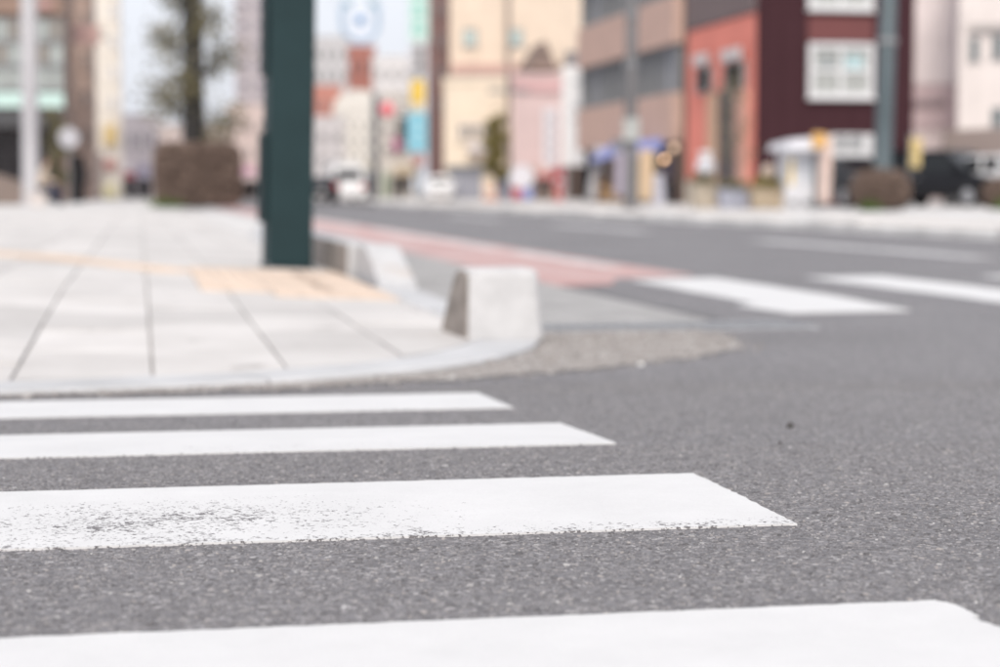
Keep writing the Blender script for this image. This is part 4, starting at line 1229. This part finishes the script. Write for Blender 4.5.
t = pole('street_pole', 'smooth teal grey steel pole before the maroon building', 881.5, 42.5, .197, .17, 7, GF, M_TEAL, R(1.2), bands=(3.6,))
t = pole('street_pole', 'pale white steel pole at the far left', 31, 58, .25, .23, 8, zs, mat('pole_white', (.42, .41, .43), .5, .06), R(.3))
t = pole('street_pole', 'thin dark pole before the pink shop', 508.5, 86, .09, .07, 10, GF, mat('pole_dark', (.16, .13, .12), .6), 0, bands=(4.9,))
MB().box(-.9, .9, -.05, .05, 4.75, 4.9).build('cross_arm', M_GREY, t)
t = pole('signal_pole', 'dark signal pole with a round red light left of the blue sign', 375.5, 100, .17, .15, 5.4, GF, mat('pole_black', (.09, .095, .11), .6))
MB().tube([(0, 0, 4.6), (.7, -.1, 4.6)], .05, 8).build('arm', M_GREY, t)
MB().box(.2, 1.04, -.28, -.08, 4.2, 5.0).build('signal_box', mat('signal_grey', (.48, .44, .46), .5), t, .05)
o = MB().lathe([(.02, -.03), (.34, -.03), (.36, 0), (.33, .05), (.02, .08)], 24).build('red_lamp', mat('red_lens', (.70, .16, .18), .4, 0, emit=.2), t, 0, True)
o.location = (.62, -.3, 4.6); o.rotation_euler = (math.pi / 2, 0, 0)
t = thing('round_sign', 'round white sign on a thin post at the left', 'sign', (at(70, 195, 62).x, 62, zs), 0)
MB().tube([(0, 0, -.02), (0, 0, 1.95)], .03, 8).build('post', M_GREY, t)
o = MB().lathe([(.01, -.02), (.31, -.02), (.33, 0), (.31, .02), (.01, .02)], 28).build('disc', mat('sign_disc', (.52, .51, .54), .5), t)
o.rotation_euler = (math.pi / 2, 0, 0); o.location = (0, -.06, at(70, 138, 62).z - zs)
t = thing('black_locker', 'tall narrow black box standing left of the cream building', 'box', (at(78, 195, 72).x, 72, zs), A)
MB().box(-.22, .22, 0, .4, 0, at(70, 155, 72).z - zs).build('case', mat('locker_black', (.010, .010, .012), .8, spec=.1), t, .02)
MB().box(-.17, .17, -.012, -.002, .1, 1.2).build('door', mat('locker_black2', (.013, .013, .015), .7, spec=.1), t)

# hanging blue emblem over the street
em_c = at(360, 22, 95)
em = thing('hanging_emblem', 'pale blue ring shaped street decoration hanging against the sky', 'decoration', em_c, A)
k = 95 / F_PX
M_EMB = mat('emblem_blue', (.38, .49, .63), .6); M_EMP = mat('emblem_pale', (.66, .70, .78), .6)
ring = [(math.cos(a_) * 18 * k, 0, math.sin(a_) * 19 * k) for a_ in [math.pi * (1.0 + .08) - math.pi * 1.16 * 0 + math.pi * (i / 20) * 1.0 - .12 for i in range(21)]]
ring = [(-18 * k, 0, 16 * k)] + ring + [(18 * k, 0, 16 * k)]
MB().tube(ring, .13, 8).build('ring', M_EMB, em)
MB().box(-9 * k, 9 * k, -.06, .06, -15 * k, 14 * k).build('panel', M_EMP, em, .03)
o = MB().lathe([(.01, -.03), (.23, -.03), (.23, .03), (.01, .03)], 16).build('blue_dot', mat('dot_blue', (.10, .26, .48), .5), em)
o.rotation_euler = (math.pi / 2, 0, 0); o.location = (0, -.1, 2 * k)
for sx_ in (-1, 1):
    MB().box(sx_ * 13 * k - .22, sx_ * 13 * k + .22, -.1, .1, 14 * k, 20 * k).build('clamp', mat('clamp_teal', (.22, .36, .45), .6), em)
MB().box(-30 * k, 22 * k, -.08, .08, 15.5 * k, 17.5 * k).build('cross_bar', M_EMP, em)
for sx_ in (-26, 18):
    MB().tube([(sx_ * k, 0, 17 * k), (sx_ * k, 0, 60 * k)], .02, 6).build('hanger', M_GREY, em)

# ------------------------------------------------------------------ far-pavement furniture
def banner(label, px, Y, wpx, py0, py1, m, lean=0.0, g=GF):
    p = at(px, 195, Y); p.z = g
    t = thing('banner_flag', label, 'banner', p, A * .5, 'upright banners by the shops')
    t.rotation_euler = (0, lean, A * .5)
    k = Y / F_PX; z1 = at(px, py0, Y).z - g; z0 = max(at(px, py1, Y).z - g, .12)
    MB().tube([(-wpx / 2 * k - .02, 0, 0), (-wpx / 2 * k - .02, 0, z1 + .12)], .018, 8).build('staff', M_GREY, t)
    vs_, fs = [], []
    for i in range(9):
        for j in range(13):
            vs_.append((-wpx / 2 * k + wpx * k * i / 8, .05 * math.sin(i * .9 + j * .35), z0 + (z1 - z0) * j / 12))
    for i in range(8):
        for j in range(12):
            a_ = i * 13 + j; fs.append((a_, a_ + 13, a_ + 14, a_ + 1))
    o = MB().add(vs_, fs).build('cloth', m, t, 0, True)
    sm = o.modifiers.new('thick', 'SOLIDIFY'); sm.thickness = .008
    MB().tube([(-wpx / 2 * k - .03, 0, z1 + .03), (wpx / 2 * k, 0, z1 + .03)], .012, 6).build('yard', M_GREY, t)
    MB().lathe([(.16, 0), (.16, .06), (.05, .1)], 16, (-wpx / 2 * k - .02, 0, 0)).build('foot', M_GREY, t)
    return t
banner('tall beige banner flag outside the brown office block shop', 646, 60, 15, 150, 203, mat('beige_cloth', (.62, .48, .33), .8, .1, 3))
banner('tall grey white board leaning outside the shop beside the sign tower', 592, 74, 11, 146, 205, mat('grey_cloth', (.52, .51, .53), .8, .1, 3), R(9))
banner('pale mauve banner hanging beside the utility pole', 620, 62, 10, 152, 196, mat('mauve_cloth', (.40, .36, .44), .8, .1, 3))
banner('orange topped white banner beside the vending kiosk', 824, 44, 15, 136, 204, mat('peach_cloth', (.66, .52, .47), .8, .12, 2))
banner('yellow and red banner between the grey pole and the dark car', 915, 47, 11, 138, 168, mat('yellow_cloth', (.60, .47, .22), .8, .15, 2))
# postbox pillar
p = at(558, 195, 82); p.z = GF
t = thing('red_post_box', 'red pillar post box on the far pavement', 'post box', p, A)
M_RD = mat('red_enamel', (.42, .03, .05), .4, .08, coat=.3)
MB().box(-.21, .21, -.2, .2, .55, 1.42).build('case', M_RD, t, .05)
MB().box(-.1, .1, -.1, .1, 0, .548).build('leg', M_RD, t, .01)
MB().box(-.25, .25, -.25, .25, 0, .05).build('base', M_RD, t, .01)
MB().box(-.15, .15, -.215, -.203, 1.18, 1.24).build('slot', M_DARK, t)
MB().box(-.12, .12, -.215, -.203, .75, .98).build('notice', mat('notice_white', (.6, .58, .58), .6), t)
# round-topped board
p = at(522, 195, 80); p.z = GF
t = thing('round_top_board', 'white round topped notice stand with red and blue lower panels', 'sign', p, A)
k = 80 / F_PX
pts = [(12.5 * k * math.cos(a_), 1.03 + 11.5 * k * math.sin(a_)) for a_ in [2 * math.pi * i / 28 for i in range(28)]]
MB().prism_y(pts, -.08, .08).build('head', mat('head_white', (.66, .65, .70), .6), t, .02)
MB().box(-.42, -.02, -.06, .06, .08, .56).build('red_panel', mat('panel_red', (.45, .10, .14), .6), t, .01)
MB().box(.02, .44, -.06, .06, .08, .56).build('blue_panel', mat('panel_blue', (.28, .34, .62), .6), t, .01)
MB().box(-.5, .5, -.2, .2, 0, .078).build('foot', M_GREY, t, .01)
# vending kiosk
p = at(800, 195, 44); p.z = GF
t = thing('vending_kiosk', 'white vending kiosk with peaked roof in front of the maroon building', 'kiosk', p, A)
k = 44 / F_PX
M_VW = mat('vend_white', (.62, .62, .65), .45, .05)
MB().box(-14 * k, 0, 0, .7, 0, 58 * k).build('machine', M_VW, t, .02)
MB().box(1 * k, 14 * k, .02, .7, 0, 58 * k).build('machine', M_VW, t, .02)
MB().box(-12 * k, -7.5 * k, -.02, -.003, 24 * k, 50 * k).build('yellow_panel', mat('vend_yellow', (.62, .45, .14), .5), t)
MB().box(3 * k, 12 * k, -.0, .017, 26 * k, 52 * k).build('display', mat('vend_display', (.52, .54, .58), .3), t)
MB().box(-12 * k, -2 * k, -.02, -.003, 4 * k, 9 * k).build('tray', M_GREY, t)
MB().box(3 * k, 12 * k, .0, .017, 4 * k, 9 * k).build('tray', M_GREY, t)
MB().add([(-22 * k, -.5, 58.5 * k), (17 * k, -.5, 58.5 * k), (17 * k, .9, 58.5 * k), (-22 * k, .9, 58.5 * k), (-18 * k, -.3, 66 * k), (4 * k, -.2, 71 * k), (17 * k, -.3, 70 * k), (17 * k, .9, 70 * k), (4 * k, .9, 71 * k), (-18 * k, .9, 66 * k)],
         [(0, 3, 2, 1), (0, 1, 6, 5, 4), (1, 2, 7, 6), (2, 3, 9, 8, 7), (3, 0, 4, 9), (4, 5, 8, 9), (5, 6, 7, 8)]).build('roof', mat('roof_white', (.60, .60, .64), .6), t)
o = thing('orange_sign', 'small orange sign above the white kiosk banner', 'sign', at(819, 140, 43.6), A)
MB().box(-.16, .16, -.04, .04, -.18, .16).build('face', mat('orange_face', (.62, .36, .12), .6), o, .02)
MB().tube([(0, .02, -.18), (0, .02, -(at(819, 140, 43.6).z - GF))], .02, 6).build('post', M_GREY, o)
# globe lamp, mirror
p = at(769, 195, 45); p.z = GF
t = thing('globe_lamp', 'beige globe lamp on a short post before the maroon building', 'lamp', p, 0)
zt = at(769, 172, 45).z - GF
MB().tube([(0, 0, 0), (0, 0, zt - .18)], .04, 8).build('post', M_GREY, t)
MB().lathe([(.02, -.2), (.13, -.15), (.2, 0), (.13, .15), (.02, .2)], 20, (0, 0, zt)).build('globe', mat('globe_beige', (.55, .44, .36), .4), t, 0, True)
p = at(705, 195, 49); p.z = GF
t = thing('traffic_mirror', 'round white rimmed traffic mirror before the coral building', 'mirror', p, 0)
zt = at(705, 167, 49).z - GF
MB().tube([(0, 0, 0), (0, 0, zt + .3)], .04, 8).build('post', M_GREY, t)
o = MB().lathe([(.01, -.05), (.2, -.04), (.24, 0), (.25, .03), (.01, .03)], 24).build('mirror_face', mat('mirror_pale', (.58, .58, .62), .25), t, 0, True)
o.rotation_euler = (math.pi / 2, 0, 0); o.location = (0, -.07, zt)
MB().box(-.16, .16, -.12, .0, zt + .26, zt + .40).build('hood', M_WHITE, t, .02)
# planters in front of the coral/maroon fronts
def planter(label, px0, px1, py, Y, c, lf):
    p0, p1 = at(px0, 195, Y), at(px1, 195, Y)
    t = thing('planter', label, 'planter', ((p0.x + p1.x) / 2, Y, GF), A * .5, 'planters before the coral and maroon fronts')
    w = p1.x - p0.x; h = at(px0, py, Y).z - GF
    m = mat('planter_%d' % px0, c, .85, .2, 5)
    MB().hexa([(-w / 2 + .05, -.28, 0), (w / 2 - .05, -.28, 0), (w / 2 - .05, .28, 0), (-w / 2 + .05, .28, 0)], [(-w / 2, -.33, h * .72), (w / 2, -.33, h * .72), (w / 2, .33, h * .72), (-w / 2, .33, h * .72)]).build('tub', m, t, .02)
    MB().box(-w / 2 - .02, w / 2 + .02, -.35, .35, h * .72 + .001, h * .8).build('rim', m, t, .01)
    q = rng.normal(0, 1, (700, 3)) * np.array([w * .25, .16, h * .13]) + np.array([0, 0, h * .9])
    foliage('plants', t, q, .045, lf)['kind'] = 'stuff'
planter('low stone planter with dull plants left of the bare tree', 692, 716, 178, 46, (.42, .36, .29), L_DULL)
planter('blue grey planter under the bare tree', 718, 748, 184, 45.5, (.34, .35, .42), L_DULL)
planter('tan planter below the globe lamp', 750, 786, 182, 44.5, (.36, .29, .21), L_OLIVE)
# cones and cabinet by the slim tree
M_CONE = mat('cone_orange', (.62, .30, .22), .6)
for k_, px in enumerate((487, 495)):
    p = at(px, 195, 82); p.z = GF
    t = thing('traffic_cone', ['faded orange traffic cone left of the slim olive tree', 'faded orange traffic cone at the foot of the slim olive tree'][k_], 'cone', p, 0, 'traffic cones by the slim tree')
    MB().lathe([(.15, .03), (.10, .3), (.035, .68), (.02, .7)], 16).build('shell', M_CONE, t, 0, True)
    MB().lathe([(.118, .24), (.09, .4)], 16).build('white_band', M_WHITE, t, 0, True)
    MB().box(-.19, .19, -.19, .19, 0, .03).build('foot', M_CONE, t, .01)
p = at(504, 195, 85); p.z = GF
t = thing('utility_cabinet', 'blue grey utility cabinet beside the thin dark pole', 'cabinet', p, A)
MB().box(-.26, .26, -.2, .2, .06, 1.1).build('case', mat('cabinet_grey', (.33, .35, .42), .5), t, .02)
MB().box(-.28, .28, -.22, .22, 0, .058).build('plinth', M_GREY, t)
MB().box(-.22, .22, -.215, -.202, .15, 1.02).build('door', mat('cabinet_door', (.36, .38, .45), .5), t)
# small A board and bench
p = at(656, 195, 61); p.z = GF
t = thing('folding_board', 'pale blue folding board standing by the shop entrance', 'sign', p, A)
for s_ in (-1, 1):
    MB().hexa([(-.22, s_ * .3 - .02, 0), (.22, s_ * .3 - .02, 0), (.22, s_ * .3 + .02, 0), (-.22, s_ * .3 + .02, 0)], [(-.2, s_ * .04 - .02, .95), (.2, s_ * .04 - .02, .95), (.2, s_ * .04 + .02, .95), (-.2, s_ * .04 + .02, .95)]).build('leaf', mat('pale_blue_board', (.48, .49, .58), .6), t)
for k_, (px, c, h) in enumerate(((606, (.42, .26, .12), .8), (614, (.5, .34, .2), .6))):
    p = at(px, 195, 68); p.z = GF
    t = thing('goods_shelf', ['dark shelf of orange goods outside the shop', 'low shelf of tan goods beside the utility pole'][k_], 'shelf', p, A)
    for z in (.05, h * .5, h): MB().box(-.28, .28, -.2, .2, z, z + .03).build('board', mat('shelf_wood', (.2, .13, .09), .7), t)
    for x in (-.27, .27): MB().box(x - .02, x + .02, -.2, .2, 0, h + .3).build('side', mat('shelf_wood', ()), t)
    for z in (.085, h * .5 + .035):
        for i in range(3): MB().box(-.23 + i * .16, -.1 + i * .16, -.15, .1, z, z + h * .25).build('goods', mat('goods_%d' % px, c, .6, .3, 8), t, .01)

# ------------------------------------------------------------------ cars
def car(label, loc, rz, paint, L=3.9, Wd=1.65, H=1.5, van=False, group='parked cars'):
    t = thing('parked_car', label, 'car', loc, rz, group)
    hl = L / 2
    m = paint
    tyre = mat('tyre', (.02, .02, .02), .8); rim = mat('rim', (.5, .5, .52), .3, metal=.8); gl = mat('car_glass', (.012, .014, .016), .12, .1, spec=.35)
    nose = .55 if van else .95
    zc = .92
    prof = [(-hl, .38), (-hl + .05, .25), (hl - .08, .25), (hl, .36), (hl, .62), (hl - .12, .78), (hl - nose, zc), (-hl + .12, zc + .02), (-hl, .80)]
    MB().prism_y(prof, -Wd / 2, Wd / 2).build('body', m, t, .07, True, 3)
    xb0, xb1 = -hl + .08, hl - nose + .15
    xt0, xt1 = -hl + (.2 if van else .45), hl - nose - (.35 if van else .6)
    yb, yt = Wd / 2 - .05, Wd / 2 - .2
    MB().hexa([(xb0, -yb, zc - .03), (xb1, -yb, zc - .03), (xb1, yb, zc - .03), (xb0, yb, zc - .03)], [(xt0, -yt, H - .07), (xt1, -yt, H - .07), (xt1, yt, H - .07), (xt0, yt, H - .07)]).build('glasshouse', m if van else gl, t, .03)
    if van:
        for (xa, xe, s_) in ((xb1, xt1, 1), (xb0, xt0, -1)):
            def vp(f, y): return (xa + (xe - xa) * f + s_ * .012, y * (yb + (yt - yb) * f), zc + (H - .1 - zc) * f)
            q4 = [vp(.15, -.82), vp(.15, .82), vp(.72, .82), vp(.72, -.82)]
            MB().hexa(q4, [(p[0] + s_ * .02, p[1], p[2] + .004) for p in q4]).build('window', gl, t)
    MB().hexa([(xt0 - .03, -yt - .02, H - .075), (xt1 + .04, -yt - .02, H - .075), (xt1 + .04, yt + .02, H - .075), (xt0 - .03, yt + .02, H - .075)], [(xt0 + .06, -yt + .06, H), (xt1 - .06, -yt + .06, H), (xt1 - .06, yt - .06, H), (xt0 + .06, yt - .06, H)]).build('roof', m, t, .02, True)
    for s_ in (-1, 1):
        for (xa, xe) in ((xb0, xt0), (xb1, xt1), ((xb0 + xb1) / 2, (xt0 + xt1) / 2)):
            MB().tube([(xa, s_ * (yb + .004), zc), (xe, s_ * (yt + .006), H - .06)], .04, 6).build('pillar', m, t)
        MB().box(hl - .10, hl + .012, s_ * (Wd / 2 - .28) - .16, s_ * (Wd / 2 - .28) + .16, .58, .74).build('headlight', mat('lamp_clear', (.7, .7, .72), .2), t, .03)
        MB().box(-hl - .012, -hl + .08, s_ * (Wd / 2 - .16) - .1, s_ * (Wd / 2 - .16) + .1, .62, .86).build('taillight', mat('lamp_red', (.4, .03, .03), .3), t, .02)
        MB().box(xb1 - .32, xb1 - .2, s_ * (Wd / 2 + .1) - .08, s_ * (Wd / 2 + .1) + .08, zc, zc + .14).build('mirror', m, t, .02)
        for x in (-hl + .68, hl - .72):
            tr = MB().lathe([(.16, -.09), (.27, -.09), (.29, -.06), (.29, .06), (.27, .09), (.16, .09)], 24).build('wheel', tyre, t, 0, False)
            tr.rotation_euler = (math.pi / 2, 0, 0); tr.location = (x, s_ * (Wd / 2 - .085), .29)
            MB().lathe([(.02, -.096), (.18, -.094), (.18, .094), (.02, .096)], 16).build('rim', rim, tr)
        for xd in ((xb0 + xb1) / 2 + .1,):
            MB().box(xd - .1, xd + .06, s_ * (Wd / 2 + .004) - .012, s_ * (Wd / 2 + .004) + .012, .76, .79).build('door_handle', M_GREY, t)
    MB().box(hl - .02, hl + .02, -.17, .17, .36, .46).build('number_plate', M_WHITE, t)
    MB().box(-hl - .02, -hl + .02, -.17, .17, .46, .56).build('number_plate', M_WHITE, t)
    MB().box(hl - .03, hl + .016, -Wd / 2 + .5, Wd / 2 - .5, .50, .62).build('grille', M_DARK, t)
    return t
P_W = mat('paint_white_car', (.74, .74, .75), .25, .02, coat=.5)
P_K = mat('paint_black_car', (.007, .007, .010), .28, .05, spec=.35)
P_N = mat('paint_navy_car', (.012, .013, .02), .3, .05, spec=.35)
def gp(px, Y, g):
    p = at(px, 195, Y); p.z = g; return p
car('black car parked under the brown carport', gp(945, 52, GF), A - R(58), P_K, 4.0, 1.7, 1.5)
car('white car cut off at the right edge beside the black one', gp(1012, 50.5, GF), A - R(80), P_W, 3.4, 1.5, 1.35)
car('small dark car half hidden between the kiosk and the clipped hedge', gp(853, 47.5, GF), A - R(84), mat('paint_slate_car', (.02, .021, .027), .3, .05, spec=.4), 3.2, 1.4, 1.25)
car('white van standing far down the street by the green column', gp(342, 92, Z0), A + R(93), P_W, 4.2, 1.65, 1.85, True)
car('dark car just in front of the white van, half behind the green column', gp(319, 84, Z0), A + R(88), P_N, 3.6, 1.55, 1.12)
car('small white car in front of the grey shutter', gp(440, 96, Z0), -R(89), P_W, 2.9, 1.3, 1.3, True)

# ------------------------------------------------------------------ people
def person(label, loc, rz, joints, radii, links, zones, hair_col, head):
    me = bpy.data.meshes.new('body')
    names = list(joints)
    me.from_pydata([joints[n_] for n_ in names], [(names.index(a_), names.index(b_)) for a_, b_ in links], [])
    o = bpy.data.objects.new('body', me); COL.objects.link(o)
    sk = o.modifiers.new('skin', 'SKIN'); sb = o.modifiers.new('sub', 'SUBSURF'); sb.levels = 2; sb.render_levels = 2
    for i, n_ in enumerate(names):
        r_ = radii[n_]; me.skin_vertices[0].data[i].radius = r_ if isinstance(r_, tuple) else (r_, r_)
        me.skin_vertices[0].data[i].use_root = (n_ == 'pelvis')
    dg = bpy.context.evaluated_depsgraph_get(); dg.update()
    me2 = bpy.data.meshes.new_from_object(o.evaluated_get(dg))
    bpy.data.objects.remove(o)
    t = thing('person', label, 'person', loc, rz)
    for _, m in zones: me2.materials.append(m)
    for p in me2.polygons:
        c = p.center
        for i, (f, _) in enumerate(zones):
            if f(c): p.material_index = i; break
        p.use_smooth = True
    o = bpy.data.objects.new('body', me2); COL.objects.link(o); o.parent = t
    hc = Vector(head)
    hb = bmesh.new(); bmesh.ops.create_icosphere(hb, subdivisions=3, radius=.118)
    for v in list(hb.verts):
        if v.co.z < -.03 and v.co.x > -.02: hb.verts.remove(v)
    for v in hb.verts: v.co.z *= 1.12
    mh = bpy.data.meshes.new('hair'); hb.to_mesh(mh); hb.free(); mh.materials.append(mat('hair_%d' % int(hc.z * 100), hair_col, .6))
    h = bpy.data.objects.new('hair', mh); COL.objects.link(h); h.parent = t; h.location = hc + Vector((-.018, 0, .02))
    fm = mat('skin_tone', (.5, .33, .25), .6)
    MB().add([(.10, -.012, -.02), (.10, .012, -.02), (.128, 0, -.03), (.103, 0, .02)], [(0, 1, 2), (0, 2, 3), (1, 3, 2), (0, 3, 1)]).build('nose', fm, t).location = hc
    for s_ in (-1, 1):
        e = MB().lathe([(.003, -.006), (.012, 0), (.003, .006)], 8).build('eye', M_DARK, t); e.location = hc + Vector((.094, s_ * .034, .005)); e.rotation_euler = (0, math.pi / 2, 0)
    return t
SK = mat('skin_tone', (.5, .33, .25), .6); NAVY = mat('navy_cloth', (.035, .042, .085), .8); BEI = mat('beige_coat', (.52, .43, .35), .85, .1, 8)
SHO = mat('shoe', (.05, .045, .045), .6); PUR = mat('plum_cloth', (.075, .06, .085), .85, .12, 8); DRK = mat('dark_trousers', (.04, .04, .05), .85)
# seated, facing +x
J = dict(pelvis=(0, 0, .52), waist=(.04, 0, .68), chest=(.12, 0, .92), neck=(.18, 0, 1.08), head0=(.2, 0, 1.15), head1=(.23, 0, 1.27))
Rr = dict(pelvis=(.16, .13), waist=(.14, .12), chest=(.17, .13), neck=.06, head0=.085, head1=.085)
Lk = [('pelvis', 'waist'), ('waist', 'chest'), ('chest', 'neck'), ('neck', 'head0'), ('head0', 'head1')]
for s_, n_ in ((1, 'l'), (-1, 'r')):
    J.update({n_ + 'sh': (.12, s_ * .19, .98), n_ + 'el': (.18, s_ * .24, .74), n_ + 'wr': (.40, s_ * .15, .66), n_ + 'ha': (.48, s_ * .13, .65),
              n_ + 'hip': (.03, s_ * .1, .50), n_ + 'kn': (.46, s_ * .12, .50), n_ + 'an': (.50, s_ * .12, .09), n_ + 'to': (.66, s_ * .13, .04)})
    Rr.update({n_ + 'sh': .07, n_ + 'el': .052, n_ + 'wr': .04, n_ + 'ha': .035, n_ + 'hip': .095, n_ + 'kn': .068, n_ + 'an': .045, n_ + 'to': .04})
    Lk += [('chest', n_ + 'sh'), (n_ + 'sh', n_ + 'el'), (n_ + 'el', n_ + 'wr'), (n_ + 'wr', n_ + 'ha'), ('pelvis', n_ + 'hip'), (n_ + 'hip', n_ + 'kn'), (n_ + 'kn', n_ + 'an'), (n_ + 'an', n_ + 'to')]
pl = gp(39, 54, zs)
bench = thing('stone_bench', 'pale stone bench block under the seated person at left', 'bench', (pl.x, pl.y, zs), A)
MB().box(-.35, .28, -.5, .5, .34, .40).build('seat', mat('bench_stone', (.56, .51, .49), .8), bench, .02)
for y in (-.38, .38): MB().box(-.25, .2, y - .08, y + .08, 0, .338).build('leg', mat('bench_stone', ()), bench, .01)
person('person in a beige jacket and navy trousers sitting bent forward at left', (pl.x + .02, pl.y, zs), 0, J, Rr, Lk,
       [(lambda c: c.z > 1.09 or (c.x > .41 and .60 < c.z < .72), SK), (lambda c: c.z > .56 and not (c.x > .3 and c.z < .59), BEI), (lambda c: c.z < .085 or (c.x > .53 and c.z < .12), SHO), (lambda c: True, NAVY)], (.06, .035, .025), (.225, 0, 1.25))
# standing
J = dict(pelvis=(0, 0, .92), waist=(0, 0, 1.08), chest=(0, 0, 1.30), neck=(0, 0, 1.45), head0=(.01, 0, 1.52), head1=(.02, 0, 1.64))
Lk = [('pelvis', 'waist'), ('waist', 'chest'), ('chest', 'neck'), ('neck', 'head0'), ('head0', 'head1')]
Rr = dict(pelvis=(.16, .12), waist=(.14, .11), chest=(.17, .12), neck=.06, head0=.08, head1=.085)
for s_, n_ in ((1, 'l'), (-1, 'r')):
    J.update({n_ + 'sh': (0, s_ * .19, 1.36), n_ + 'el': (-.03, s_ * .25, 1.08), n_ + 'wr': (.06, s_ * .26, .86), n_ + 'ha': (.08, s_ * .26, .77),
              n_ + 'hip': (0, s_ * .1, .88), n_ + 'kn': (.03 * s_ + .02, s_ * .11, .48), n_ + 'an': (.05 * s_ - .02, s_ * .11, .09), n_ + 'to': (.05 * s_ + .15, s_ * .12, .04)})
    Rr.update({n_ + 'sh': .068, n_ + 'el': .05, n_ + 'wr': .038, n_ + 'ha': .034, n_ + 'hip': .09, n_ + 'kn': .065, n_ + 'an': .045, n_ + 'to': .04})
    Lk += [('chest', n_ + 'sh'), (n_ + 'sh', n_ + 'el'), (n_ + 'el', n_ + 'wr'), (n_ + 'wr', n_ + 'ha'), ('pelvis', n_ + 'hip'), (n_ + 'hip', n_ + 'kn'), (n_ + 'kn', n_ + 'an'), (n_ + 'an', n_ + 'to')]
person('person in dark plum clothes standing at the shop entrance', gp(668, 63.5, GF), R(200), J, Rr, Lk,
       [(lambda c: c.z > 1.46 or (c.z < .84 and abs(c.y) > .2), SK), (lambda c: c.z > .84, PUR), (lambda c: c.z < .085, SHO), (lambda c: True, DRK)], (.03, .025, .022), (.015, 0, 1.62))
